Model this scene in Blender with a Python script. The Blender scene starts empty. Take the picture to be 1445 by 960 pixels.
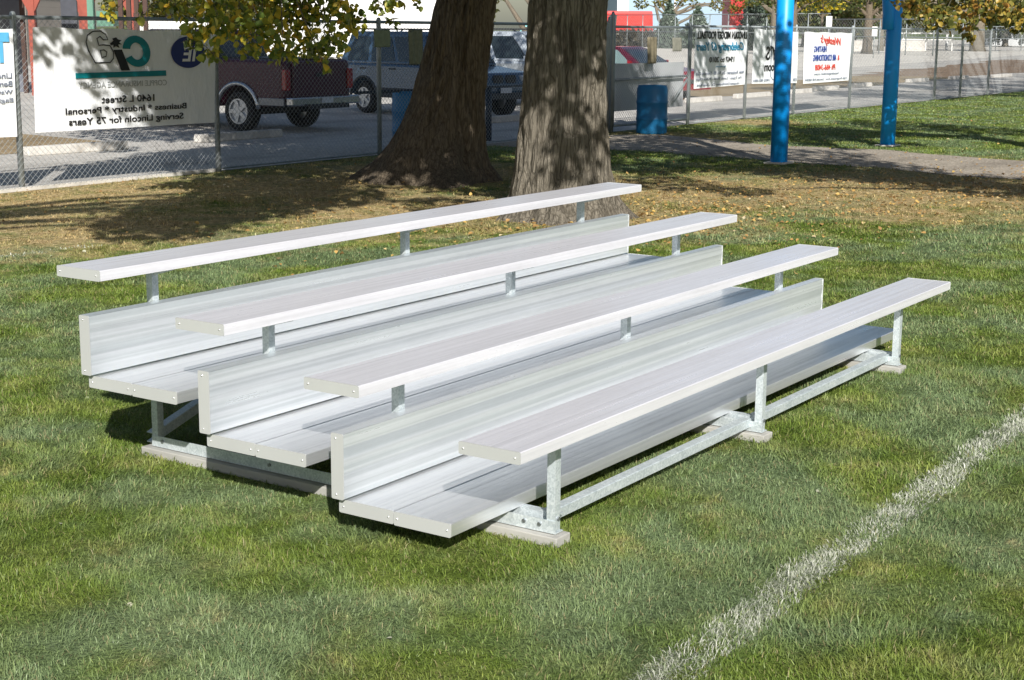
import bpy, math, random
import numpy as np
from mathutils import Vector, Matrix
R = math.radians
random.seed(7)
rng = np.random.default_rng(7)
S = bpy.context.scene
C = S.collection

# ------------------------------------------------------------ camera, light, exposure
CAM = Vector((-4.279, -2.844, 1.913))
YAW, PIT, ROL = -0.9791, -0.2000, 0.0080
cd = bpy.data.cameras.new('camera')
cam = bpy.data.objects.new('camera', cd)
C.objects.link(cam)
fw = Vector((-math.sin(YAW) * math.cos(PIT), math.cos(YAW) * math.cos(PIT), math.sin(PIT)))
rt = Vector((math.cos(YAW), math.sin(YAW), 0))
up = rt.cross(fw)
r2 = rt * math.cos(ROL) + up * math.sin(ROL)
u2 = -rt * math.sin(ROL) + up * math.cos(ROL)
m = Matrix((r2, u2, -fw)).transposed().to_4x4()
m.translation = CAM
cam.matrix_world = m
cd.sensor_width = 36
cd.lens = 36 * 2165 / 1445
cd.clip_start = .05
cd.clip_end = 5000
S.camera = cam

SUN = Vector((-0.6230, -0.5830, 0.5215)).normalized()      # towards the sun
w = bpy.data.worlds.new('World')
S.world = w
w.use_nodes = True
nt = w.node_tree
sky = nt.nodes.new('ShaderNodeTexSky')
sky.sky_type = 'NISHITA'
sky.sun_disc = False
sky.sun_elevation = math.asin(SUN.z)
sky.sun_rotation = math.atan2(SUN.x, SUN.y) % (2 * math.pi)
sky.altitude = 350
sky.dust_density = 1.5
nt.links.new(sky.outputs[0], nt.nodes['Background'].inputs[0])
nt.nodes['Background'].inputs[1].default_value = 0.058
sl = bpy.data.lights.new('sun', 'SUN')
sl.energy = 5.0
sl.angle = R(.5)
sl.color = (1, .955, .895)
so = bpy.data.objects.new('sun', sl)
C.objects.link(so)
so.rotation_euler = SUN.to_track_quat('Z', 'Y').to_euler()
S.view_settings.view_transform = 'Standard'
S.view_settings.look = 'None'
S.view_settings.exposure = 0.47
S.view_settings.gamma = 1

# ------------------------------------------------------------ helpers
def tag(o, label=None, cat=None, group=None, kind=None):
    if label: o['label'] = label
    if cat: o['category'] = cat
    if group: o['group'] = group
    if kind: o['kind'] = kind
    return o

def empty(name, loc, label, cat, group=None, rz=0):
    o = bpy.data.objects.new(name, None)
    C.objects.link(o)
    o.location = loc
    o.rotation_euler = (0, 0, rz)
    o.empty_display_size = .2
    return tag(o, label, cat, group)

class MB:
    def __init__(s): s.v = []; s.f = []
    def add(s, vs, fs):
        n = len(s.v)
        s.v += [tuple(p) for p in vs]
        s.f += [tuple(i + n for i in f) for f in fs]
        return s
    def box(s, x0, x1, y0, y1, z0, z1):
        return s.add([(x0, y0, z0), (x1, y0, z0), (x1, y1, z0), (x0, y1, z0), (x0, y0, z1), (x1, y0, z1), (x1, y1, z1), (x0, y1, z1)],
                     [(0, 3, 2, 1), (4, 5, 6, 7), (0, 1, 5, 4), (1, 2, 6, 5), (2, 3, 7, 6), (3, 0, 4, 7)])
    def bar(s, a, b, wd, ht, upv=(0, 0, 1)):
        a = Vector(a); b = Vector(b); d = (b - a).normalized(); sd = d.cross(Vector(upv)).normalized(); u = sd.cross(d)
        vs = []
        for p in (a, b):
            for i, j in ((-1, -1), (1, -1), (1, 1), (-1, 1)): vs.append(p + sd * wd / 2 * i + u * ht / 2 * j)
        return s.add(vs, [(0, 1, 2, 3), (7, 6, 5, 4), (0, 4, 5, 1), (1, 5, 6, 2), (2, 6, 7, 3), (3, 7, 4, 0)])
    def tube(s, pts, rad, n=10, cap=True):
        pts = [Vector(p) for p in pts]
        if not hasattr(rad, '__len__'): rad = [rad] * len(pts)
        k = len(s.v); prev = None
        for i, p in enumerate(pts):
            d = (pts[min(i + 1, len(pts) - 1)] - pts[max(i - 1, 0)]).normalized()
            if prev is None: prev = d.orthogonal().normalized()
            prev = (prev - d * prev.dot(d)).normalized(); q = d.cross(prev)
            for j in range(n):
                a = 2 * math.pi * j / n
                s.v.append(tuple(p + (prev * math.cos(a) + q * math.sin(a)) * rad[i]))
        for i in range(len(pts) - 1):
            for j in range(n):
                a = k + i * n + j; b = k + i * n + (j + 1) % n
                s.f.append((a, b, b + n, a + n))
        if cap:
            s.f.append(tuple(k + j for j in range(n))[::-1]); s.f.append(tuple(k + (len(pts) - 1) * n + j for j in range(n)))
        return s
    def prism(s, poly, ax, a0, a1):
        # poly: 2D points; ax 'x' -> (y,z), 'y' -> (x,z), 'z' -> (x,y)
        def P(p, a): return {'x': (a, p[0], p[1]), 'y': (p[0], a, p[1]), 'z': (p[0], p[1], a)}[ax]
        n = len(poly)
        return s.add([P(p, a0) for p in poly] + [P(p, a1) for p in poly],
                     [tuple(range(n))[::-1], tuple(range(n, 2 * n))] + [(i, (i + 1) % n, (i + 1) % n + n, i + n) for i in range(n)])
    def build(s, name, mat, parent=None, smooth=False, bevel=0):
        me = bpy.data.meshes.new(name)
        me.from_pydata(s.v, [], s.f)
        me.update()
        import bmesh
        bm = bmesh.new(); bm.from_mesh(me); bmesh.ops.recalc_face_normals(bm, faces=bm.faces); bm.to_mesh(me); bm.free()
        if smooth: me.polygons.foreach_set('use_smooth', [True] * len(me.polygons))
        me.materials.append(mat)
        o = bpy.data.objects.new(name, me)
        C.objects.link(o)
        if parent: o.parent = parent
        if bevel:
            b = o.modifiers.new('bevel', 'BEVEL'); b.width = bevel; b.segments = 2; b.limit_method = 'ANGLE'; b.angle_limit = R(35)
        return o

def np_mesh(name, V, F, mat, parent=None, smooth=False):
    """V (n,3) float, F (m,k) int : one mesh object"""
    me = bpy.data.meshes.new(name)
    k = F.shape[1]
    me.vertices.add(len(V)); me.vertices.foreach_set('co', V.astype(np.float32).ravel())
    me.loops.add(F.size); me.loops.foreach_set('vertex_index', F.astype(np.int32).ravel())
    me.polygons.add(len(F)); me.polygons.foreach_set('loop_start', np.arange(len(F), dtype=np.int32) * k)
    if smooth: me.polygons.foreach_set('use_smooth', np.ones(len(F), bool))
    me.update(calc_edges=True)
    me.materials.append(mat)
    o = bpy.data.objects.new(name, me)
    C.objects.link(o)
    if parent: o.parent = parent
    return o

def copy_tree(o, parent=None):
    c = o.copy(); C.objects.link(c); c.parent = parent
    for ch in list(o.children): copy_tree(ch, c)
    return c

# ---- value noise in numpy (for placement, bark relief)
_T = rng.random((64, 64))
def vnoise(x, y):
    x = np.asarray(x, float); y = np.asarray(y, float)
    xi = np.floor(x).astype(int); yi = np.floor(y).astype(int); fx = x - xi; fy = y - yi
    fx = fx * fx * (3 - 2 * fx); fy = fy * fy * (3 - 2 * fy)
    g = lambda a, b: _T[a % 64, b % 64]
    return (g(xi, yi) * (1 - fx) + g(xi + 1, yi) * fx) * (1 - fy) + (g(xi, yi + 1) * (1 - fx) + g(xi + 1, yi + 1) * fx) * fy

# ---- materials
class NT:
    def __init__(s, name):
        s.m = bpy.data.materials.new(name); s.m.use_nodes = True; s.t = s.m.node_tree; s.b = s.t.nodes['Principled BSDF']
    def n(s, typ, **kw):
        x = s.t.nodes.new(typ)
        for k, v in kw.items():
            if k[0] == '_': x.inputs[k[1:].replace('_', ' ')].default_value = v
            else: setattr(x, k, v)
        return x
    def l(s, a, b): s.t.links.new(a, b)
    def coord(s, scale=(1, 1, 1), kind='Object'):
        if kind == 'World':
            src = s.n('ShaderNodeNewGeometry').outputs['Position']
        else: src = s.n('ShaderNodeTexCoord').outputs[kind]
        mp = s.n('ShaderNodeMapping'); mp.inputs['Scale'].default_value = scale
        s.l(src, mp.inputs[0]); return mp.outputs[0]
    def noise(s, vec, scale, detail=4, rough=.55):
        x = s.n('ShaderNodeTexNoise'); x.inputs['Scale'].default_value = scale; x.inputs['Detail'].default_value = detail; x.inputs['Roughness'].default_value = rough
        s.l(vec, x.inputs['Vector']); return x.outputs['Fac']
    def ramp(s, fac, stops):
        x = s.n('ShaderNodeValToRGB'); e = x.color_ramp.elements
        while len(e) < len(stops): e.new(.5)
        for i, (p, c) in enumerate(stops):
            e[i].position = p; e[i].color = tuple(c) + (1,) if len(c) == 3 else c
        s.l(fac, x.inputs[0]); return x.outputs[0]
    def mix(s, fac, a, b, typ='MIX'):
        x = s.n('ShaderNodeMix', data_type='RGBA', blend_type=typ)
        for sock, v in ((x.inputs[0], fac), (x.inputs[6], a), (x.inputs[7], b)):
            if hasattr(v, 'links'): s.l(v, sock)
            elif isinstance(v, (tuple, list)): sock.default_value = tuple(v) + (1,) if len(v) == 3 else v
            else: sock.default_value = v
        return x.outputs[2]
    def math(s, op, a, b=0.0, clamp=False):
        x = s.n('ShaderNodeMath', operation=op, use_clamp=clamp)
        for sock, v in ((x.inputs[0], a), (x.inputs[1], b)):
            if hasattr(v, 'links'): s.l(v, sock)
            else: sock.default_value = v
        return x.outputs[0]
    def bump(s, h, strength=.3, dist=.01):
        x = s.n('ShaderNodeBump'); x.inputs['Strength'].default_value = strength; x.inputs['Distance'].default_value = dist
        s.l(h, x.inputs['Height']); s.l(x.outputs[0], s.b.inputs['Normal'])

def mat(name, col, rough=.6, metal=0, var=.12, scale=6, bump=0, bdist=.005, spec=None, stretch=(1, 1, 1), coat=0, dirt=None):
    s = NT(name)
    v = s.coord(stretch)
    f = s.noise(v, scale, 5)
    lo = [max(0, c * (1 - var)) for c in col]; hi = [min(1, c * (1 + var)) for c in col]
    c = s.ramp(f, [(.3, lo), (.7, hi)])
    if dirt:
        f2 = s.noise(s.coord((1, 1, 1), 'World'), dirt[1], 6, .7)
        c = s.mix(s.ramp(f2, [(.5, (0, 0, 0)), (.68, (1, 1, 1))]), c, dirt[0])
    s.l(c, s.b.inputs['Base Color'])
    s.b.inputs['Roughness'].default_value = rough; s.b.inputs['Metallic'].default_value = metal
    if spec is not None: s.b.inputs['Specular IOR Level'].default_value = spec
    if coat: s.b.inputs['Coat Weight'].default_value = coat; s.b.inputs['Coat Roughness'].default_value = .05
    if bump: s.bump(s.noise(v, scale * 4, 4), bump, bdist)
    return s.m

# ground colour, the same for soil and for the blades that grow on it (world position)
SPOTS = [(8.8, 7.4, 2.7), (5.6, 9.0, 2.4), (12.3, 9.8, 2.6), (9.8, 9.6, 2.6), (17.6, 3.6, 2.4), (7.5, 11.6, 3.2), (4.5, 11.4, 2.4), (14.2, 3.6, 3.6), (16.0, 2.2, 2.6), (12.4, 5.6, 2.8), (9.5, 5.2, 1.9), (3.6, 9.6, 2.2), (18, 4.6, 1.6), (11.8, 2.8, 1.2), (20.5, 10.6, 1.8), (26, 11.4, 1.2), (13.2, 4.6, 1.6)]
def tan_mask(x, y):
    m = np.zeros_like(x)
    for cx, cy, r in SPOTS:
        d = np.hypot(x - cx, y - cy)
        m = np.maximum(m, np.clip((r * 1.35 - d) / (r * 1.0), 0, 1))
    n = vnoise(x * 2.1 + 5, y * 2.1) * .6 + vnoise(x * 7, y * 7 + 3) * .4
    return np.clip(m * 1.1 + (n - .5) * 1.8 - .25, 0, 1)
def ground_color(s, blade):
    P = s.n('ShaderNodeNewGeometry').outputs['Position']
    fl = s.n('ShaderNodeVectorMath', operation='MULTIPLY'); s.l(P, fl.inputs[0]); fl.inputs[1].default_value = (1, 1, 0)
    P = fl.outputs[0]
    big = s.noise(P, .95, 4, .6); mid = s.noise(P, 2.6, 4, .6); fine = s.noise(P, 14, 4, .65)
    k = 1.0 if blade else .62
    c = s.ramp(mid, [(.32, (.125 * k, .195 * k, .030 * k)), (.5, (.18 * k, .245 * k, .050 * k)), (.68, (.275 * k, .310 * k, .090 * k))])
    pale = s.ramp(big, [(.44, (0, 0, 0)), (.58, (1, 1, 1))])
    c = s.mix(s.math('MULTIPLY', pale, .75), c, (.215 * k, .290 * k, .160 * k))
    # tan / bare mask
    mk = None
    for cx, cy, r in SPOTS:
        d = s.n('ShaderNodeVectorMath', operation='DISTANCE'); s.l(P, d.inputs[0]); d.inputs[1].default_value = (cx, cy, 0)
        mr = s.n('ShaderNodeMapRange'); mr.inputs[1].default_value = r * 1.45; mr.inputs[2].default_value = r * .35
        s.l(d.outputs['Value'], mr.inputs[0])
        mk = mr.outputs[0] if mk is None else s.math('MAXIMUM', mk, mr.outputs[0])
    nn = s.math('ADD', s.math('MULTIPLY', mid, 1.3), s.math('MULTIPLY', fine, .9))
    mk = s.math('ADD', s.math('MULTIPLY', mk, 1.15), s.math('MULTIPLY', s.math('SUBTRACT', nn, 1.27), 1.7), True)
    tan = s.ramp(fine, [(.35, (.26, .185, .095)), (.55, (.45, .345, .175)), (.72, (.60, .49, .28))])
    c = s.mix(mk, c, tan)
    return c, mk, mid, fine

def soil_mat():
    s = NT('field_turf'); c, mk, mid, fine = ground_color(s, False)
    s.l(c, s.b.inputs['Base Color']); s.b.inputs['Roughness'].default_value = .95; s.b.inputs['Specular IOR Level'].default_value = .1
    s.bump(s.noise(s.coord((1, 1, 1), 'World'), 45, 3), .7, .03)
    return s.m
def blade_mat(name='grass_blade', chalk=False):
    s = NT(name); ri = s.n('ShaderNodeNewGeometry').outputs['Random Per Island']
    if chalk: c = s.ramp(ri, [(.0, (.26, .32, .17)), (.35, (.45, .48, .37)), (1., (.68, .68, .61))])
    else:
        c, mk, mid, fine = ground_color(s, True)
        s.b.inputs['Sheen Weight'].default_value = 0
        c = s.mix(1.0, c, s.ramp(ri, [(0, (.72, .76, .70)), (.6, (1.04, 1.04, 1.0)), (.88, (1.22, 1.2, 1.15)), (1, (1.6, 1.5, 1.35))]), 'MULTIPLY')
        dry = s.math('GREATER_THAN', s.math('FRACT', s.math('MULTIPLY', ri, 37.7)), .93)
        c = s.mix(s.math('MULTIPLY', dry, .7), c, (.38, .31, .17))
    s.l(c, s.b.inputs['Base Color']); s.b.inputs['Roughness'].default_value = .45; s.b.inputs['Specular IOR Level'].default_value = .35
    tr = s.n('ShaderNodeBsdfTranslucent'); s.l(c, tr.inputs[0])
    ms = s.n('ShaderNodeMixShader'); ms.inputs[0].default_value = .28
    s.l(s.b.outputs[0], ms.inputs[1]); s.l(tr.outputs[0], ms.inputs[2]); s.l(ms.outputs[0], s.t.nodes['Material Output'].inputs[0])
    return s.m
def leaf_mat(name, stops, trans=.35):
    s = NT(name); ri = s.n('ShaderNodeNewGeometry').outputs['Random Per Island']
    big = s.noise(s.coord((1, 1, 1), 'World'), 1.6, 3)
    f = s.math('ADD', s.math('MULTIPLY', ri, .75), s.math('MULTIPLY', s.math('SUBTRACT', big, .3), .95), True)
    c = s.ramp(f, stops)
    s.l(c, s.b.inputs['Base Color']); s.b.inputs['Roughness'].default_value = .42
    tr = s.n('ShaderNodeBsdfTranslucent'); s.l(c, tr.inputs[0])
    ms = s.n('ShaderNodeMixShader'); ms.inputs[0].default_value = trans
    s.l(s.b.outputs[0], ms.inputs[1]); s.l(tr.outputs[0], ms.inputs[2]); s.l(ms.outputs[0], s.t.nodes['Material Output'].inputs[0])
    return s.m
def bark_mat(name, a, b):
    s = NT(name); v = s.coord((1, 1, .16)); v2 = s.coord((1, 1, .3))
    v = s.coord((1, 1, .09)); n1 = s.noise(v, 30, 7, .7); n2 = s.noise(v2, 7, 3)
    vo = s.n('ShaderNodeTexVoronoi', feature='DISTANCE_TO_EDGE'); vo.inputs['Scale'].default_value = 24; dv = s.n('ShaderNodeVectorMath', operation='ADD'); nz_ = s.n('ShaderNodeTexNoise'); nz_.inputs['Scale'].default_value = 9; s.l(v2, nz_.inputs['Vector']); sc_ = s.n('ShaderNodeVectorMath', operation='SCALE'); sc_.inputs['Scale'].default_value = .09; s.l(nz_.outputs['Color'], sc_.inputs[0]); s.l(v, dv.inputs[0]); s.l(sc_.outputs[0], dv.inputs[1]); s.l(dv.outputs[0], vo.inputs['Vector'])
    h = s.math('ADD', s.math('MULTIPLY', n1, 1.05), s.math('MULTIPLY', s.math('MINIMUM', vo.outputs[0], .12), 1.6))
    c = s.ramp(h, [(.36, [x * .5 for x in a]), (.58, a), (.86, b)])
    c = s.mix(s.math('MULTIPLY', n2, .35), c, [x * .8 for x in a])
    s.l(c, s.b.inputs['Base Color']); s.b.inputs['Roughness'].default_value = .95; s.b.inputs['Specular IOR Level'].default_value = .15
    vc = s.coord((1, 1, .55)); cr = s.noise(vc, 16, 5, .7)
    h = s.math('ADD', h, s.math('MULTIPLY', cr, .55))
    s.bump(h, 1.0, .06); return s.m
def gravel_mat(name, a, b):
    s = NT(name); v = s.coord((1, 1, 1), 'World')
    vo = s.n('ShaderNodeTexVoronoi'); vo.inputs['Scale'].default_value = 28; s.l(v, vo.inputs['Vector'])
    f = s.math('ADD', s.math('MULTIPLY', s.noise(v, 30, 4, .7), .5), s.math('MULTIPLY', s.noise(v, .45, 5, .6), .5))
    c = s.ramp(f, [(.36, a), (.62, b)])
    g = s.n('ShaderNodeSeparateColor'); s.l(vo.outputs['Color'], g.inputs[0])
    c = s.mix(.35, c, s.ramp(g.outputs[0], [(0, [x * .45 for x in a]), (1, [min(1, x * 1.4) for x in b])]))
    wr = s.noise(s.coord((.5, 1.4, 1), 'World'), .5, 6, .7); c = s.mix(s.ramp(wr, [(.5, (0, 0, 0)), (.66, (.55, .55, .55))]), c, [x * .55 for x in a])
    s.l(c, s.b.inputs['Base Color']); s.b.inputs['Roughness'].default_value = .95; s.b.inputs['Specular IOR Level'].default_value = .15
    s.bump(vo.outputs['Distance'], .8, .02); return s.m
def alu_mat(name, col, axis='x', metal=.55, rough=.36, bands=False):
    s = NT(name)
    st = {'x': (.35, 26, 26)}[axis]
    v = s.coord(st); streak = s.noise(v, 1.6, 5, .62)
    v2 = s.coord((1.3, 5, 5)); blot = s.noise(v2, 1.2, 5, .6)
    v3 = s.coord((9, 40, 40)); spk = s.noise(v3, 2.0, 3, .7)
    f = s.math('ADD', s.math('MULTIPLY', streak, .6), s.math('ADD', s.math('MULTIPLY', blot, .28), s.math('MULTIPLY', spk, .12)))
    c = s.ramp(f, [(.36, [x * .80 for x in col]), (.5, [x * .93 for x in col]), (.66, [min(.97, x * 1.07) for x in col])])
    if bands:   # broad paler and darker colour bands along the board
        bn_ = s.noise(s.coord((.06, .5, 15)), 1.0, 2, .4)
        c = s.mix(1.0, c, s.ramp(bn_, [(.38, (.82, .84, .84)), (.46, (1, 1, 1)), (.54, (.82, .835, .83)), (.62, (1, 1, 1))]), 'MULTIPLY')
    s.l(c, s.b.inputs['Base Color']); s.b.inputs['Metallic'].default_value = metal
    s.l(s.ramp(f, [(.3, (rough + .12,) * 3), (.7, (rough - .08,) * 3)]), s.b.inputs['Roughness'])
    s.bump(streak, .12, .002); return s.m
def galv_mat():
    s = NT('galvanised_steel'); v = s.coord((1, 1, 1))
    vo = s.n('ShaderNodeTexVoronoi'); vo.inputs['Scale'].default_value = 130; s.l(v, vo.inputs['Vector'])
    g = s.n('ShaderNodeSeparateColor'); s.l(vo.outputs['Color'], g.inputs[0])
    f = s.math('ADD', s.math('MULTIPLY', g.outputs[0], .35), s.math('MULTIPLY', s.noise(v, 9, 5, .6), .65))
    s.l(s.ramp(f, [(.3, (.48, .545, .57)), (.7, (.70, .76, .78))]), s.b.inputs['Base Color'])
    s.b.inputs['Metallic'].default_value = .45; s.b.inputs['Roughness'].default_value = .5; return s.m
def glass_mat(name='tinted_glass', col=(.02, .03, .035)):
    s = NT(name); s.b.inputs['Base Color'].default_value = (*col, 1); s.b.inputs['Roughness'].default_value = .06
    s.b.inputs['Specular IOR Level'].default_value = .8; s.b.inputs['Coat Weight'].default_value = .5; return s.m
def banner_mat():
    s = NT('banner_vinyl'); v = s.coord((1, 1, 1))
    c = s.ramp(s.noise(v, 3, 4), [(.3, (.80, .83, .86)), (.7, (.86, .885, .91))])
    s.l(c, s.b.inputs['Base Color']); s.b.inputs['Roughness'].default_value = .5
    s.bump(s.noise(s.coord((1.6, 1, .8)), 3.5, 3), .5, .05); return s.m

M = {}
M['soil'] = soil_mat(); M['blade'] = blade_mat(); M['chalkblade'] = blade_mat('chalked_grass', True)
M['gravel'] = gravel_mat('lot_gravel', (.38, .36, .33), (.64, .62, .575))
M['road'] = gravel_mat('far_gravel', (.60, .56, .50), (.76, .72, .65))
M['path'] = gravel_mat('path_dirt', (.27, .235, .19), (.44, .39, .32))
M['tanstrip'] = gravel_mat('dry_verge', (.24, .18, .10), (.40, .31, .19))
M['brown'] = gravel_mat('brown_verge', (.20, .135, .09), (.32, .23, .16))
M['alu_seat'] = alu_mat('anodised_seat', (.85, .85, .90), metal=.3, rough=.30)
M['alu'] = alu_mat('mill_aluminium', (.95, .965, .99), metal=.80, rough=.33)
M['alu_riser'] = alu_mat('riser_aluminium', (.82, .86, .895), metal=.55, rough=.31, bands=True)
M['cap'] = mat('end_cap', (.50, .515, .505), .42, .2, .03, 3)
M['galv'] = galv_mat()
M['wood'] = mat('weathered_timber', (.36, .355, .33), .85, 0, .2, 8, .3, .01, stretch=(1, .3, 1))
M['rivet'] = mat('rivet_steel', (.9, .9, .9), .25, .8, .05)
M['bolt'] = mat('bolt_steel', (.30, .32, .34), .4, .8, .1)
M['fence'] = mat('fence_galvanised', (.31, .345, .355), .5, .5, .15, 5)
M['wire'] = mat('fence_wire', (.42, .45, .46), .5, .4, .1, 5)
M['bark'] = bark_mat('grey_bark', (.155, .138, .108), (.35, .315, .255))
M['bark2'] = bark_mat('brown_bark', (.13, .105, .075), (.27, .22, .16))
M['farbark'] = bark_mat('tan_bark', (.17, .145, .11), (.30, .26, .20))
M['leafcan'] = leaf_mat('canopy_leaf', [(.0, (.045, .075, .015)), (.5, (.09, .13, .022)), (.8, (.22, .22, .03)), (1, (.45, .30, .03))])
M['leafnear'] = leaf_mat('autumn_leaf', [(.0, (.07, .12, .02)), (.36, (.13, .19, .035)), (.6, (.26, .30, .05)), (.78, (.50, .45, .06)), (.93, (.74, .54, .06)), (1, (.60, .34, .05))])
M['leafbrown'] = leaf_mat('tawny_leaf', [(.0, (.06, .08, .02)), (.4, (.12, .135, .03)), (.65, (.26, .23, .05)), (.85, (.48, .34, .06)), (1, (.42, .22, .05))])
M['leafyellow'] = leaf_mat('yellow_leaf', [(.0, (.16, .18, .02)), (.4, (.48, .42, .03)), (1, (.72, .56, .04))])
M['leafdark'] = leaf_mat('dark_leaf', [(.0, (.03, .05, .015)), (.6, (.07, .095, .025)), (1, (.17, .15, .04))])
M['leafolive'] = leaf_mat('olive_leaf', [(.0, (.06, .075, .02)), (.6, (.13, .14, .03)), (1, (.34, .27, .05))])
M['needle'] = leaf_mat('spruce_needle', [(.0, (.055, .085, .06)), (.6, (.10, .14, .10)), (1, (.16, .20, .15))], .1)
M['hedge'] = leaf_mat('hedge_leaf', [(.0, (.03, .027, .018)), (.6, (.07, .058, .034)), (1, (.12, .10, .055))], .2)
M['paleleaf'] = leaf_mat('dry_pale_leaf', [(.0, (.22, .24, .14)), (.5, (.36, .38, .26)), (.85, (.48, .47, .36)), (1, (.42, .26, .13))], .1)
M['litter'] = leaf_mat('fallen_leaf', [(.0, (.20, .12, .05)), (.5, (.42, .25, .09)), (.8, (.55, .38, .12)), (1, (.6, .52, .35))], .1)
M['blue'] = mat('blue_paint', (.004, .32, .88), .42, 0, .05, 1.5)
M['barrel'] = mat('blue_plastic', (.008, .15, .34), .45, 0, .05, 2)
M['banner'] = banner_mat()
M['concrete'] = mat('parking_concrete', (.55, .53, .49), .9, 0, .15, 9, .3, .01, dirt=((.36, .33, .29), 4))
M['steeldark'] = mat('dark_blue_steel', (.02, .035, .06), .45, .2)
def ink(name, col): return mat(name, col, .5, 0, .06)
M['black'] = ink('black_ink', (.012, .012, .014)); M['teal'] = ink('teal_ink', (.0, .20, .23)); M['navy'] = ink('navy_ink', (.012, .025, .16))
M['greyink'] = ink('faded_ink', (.42, .44, .45)); M['slate'] = ink('slate_ink', (.20, .23, .30)); M['skyink'] = ink('sky_ink', (.12, .47, .80))
M['redink'] = ink('red_ink', (.70, .06, .035)); M['blueink'] = ink('blue_ink', (.03, .07, .33)); M['cyanink'] = ink('cyan_ink', (.01, .24, .42)); M['whiteink'] = ink('white_ink', (.8, .8, .8))

# ------------------------------------------------------------ ground
def sheet(name, poly, z, m, kind='structure', label=None):
    mb = MB(); mb.add([(x, y, z) for x, y in poly], [tuple(range(len(poly)))])
    o = mb.build(name, m); tag(o, kind=kind)
    if label: o['label'] = label
    return o
sheet('ground', [(-600, -600), (1500, -600), (1500, 1500), (-600, 1500)], 0, M['soil'])
sheet('gravel_lot', [(-60, 12.06), (70, 12.06), (130, 15), (400, 40), (400, 170), (-60, 100)], .004, M['gravel'])
sheet('gravel_road', [(40, 27), (75, 29), (175, 42), (400, 60), (400, 150), (250, 140), (120, 78), (60, 60), (40, 50)], .008, M['road'])
sheet('dry_verge', [(-30, 16.6), (12.6, 16.4), (13.4, 17.2), (13.8, 20.5), (-30, 26)], .009, M['tanstrip'])
def wob_strip(pts_lo, pts_hi): return pts_lo + pts_hi[::-1]
def edge(x0, x1, y0, y1, amp, n=40, seed=0):
    return [(x0 + (x1 - x0) * i / n, y0 + (y1 - y0) * i / n + amp * (float(vnoise(i * .7 + seed, seed)) - .5)) for i in range(n + 1)]
sheet('dry_verge', wob_strip(edge(33, 62, 17.4, 18.4, .7, seed=3), edge(33, 62, 20.8, 23, .8, seed=9)), .012, M['tanstrip'])
sheet('brown_verge', wob_strip(edge(62, 110, 18.4, 22.2, 1.2, seed=4), edge(62, 110, 23.5, 31, 1.6, seed=12)), .012, M['brown'])
# footpath of worn dirt
pa = [(19.2, 12.06), (20.9, 11.2), (20.7, 9.7), (20.0, 8.0), (20.3, 6.3), (19.6, 3.8), (21, 0), (24, -6)]
pb = [(16.2, 12.06), (17.0, 9.6), (16.9, 8.3), (16.7, 6.6), (16.5, 4.9), (16.0, 2.8), (16.6, -1), (19, -7)]
def smooth_pts(p, n=12, amp=.12, seed=0):
    out = []
    for i in range(len(p) - 1):
        p0, p1, p2, p3 = [Vector((*p[max(0, min(len(p) - 1, j))], 0)) for j in (i - 1, i, i + 1, i + 2)]
        for k in range(n):
            t = k / n
            q = .5 * ((2 * p1) + (p2 - p0) * t + (2 * p0 - 5 * p1 + 4 * p2 - p3) * t * t + (3 * p1 - p0 - 3 * p2 + p3) * t ** 3)
            a = amp * (float(vnoise(seed + i * 3 + t * 3, seed)) - .5) * 2
            out.append((q.x + a, q.y + a * .5))
    return out + [p[-1]]
# only the far half is trodden to grey; keep width near 2 m
sa = smooth_pts(pa, seed=2); sb = smooth_pts([((a[0] * .1 + b[0] * .9), (a[1] * .1 + b[1] * .9)) for a, b in zip(pa, pb)], seed=6)
pm = MB(); n = len(sa)
pm.add([(x, y, .006) for x, y in sa] + [(x, y, .006) for x, y in sb], [(i, i + 1, n + i + 1, n + i) for i in range(n - 1)])
tag(pm.build('path', M['path']), kind='structure')

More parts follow.
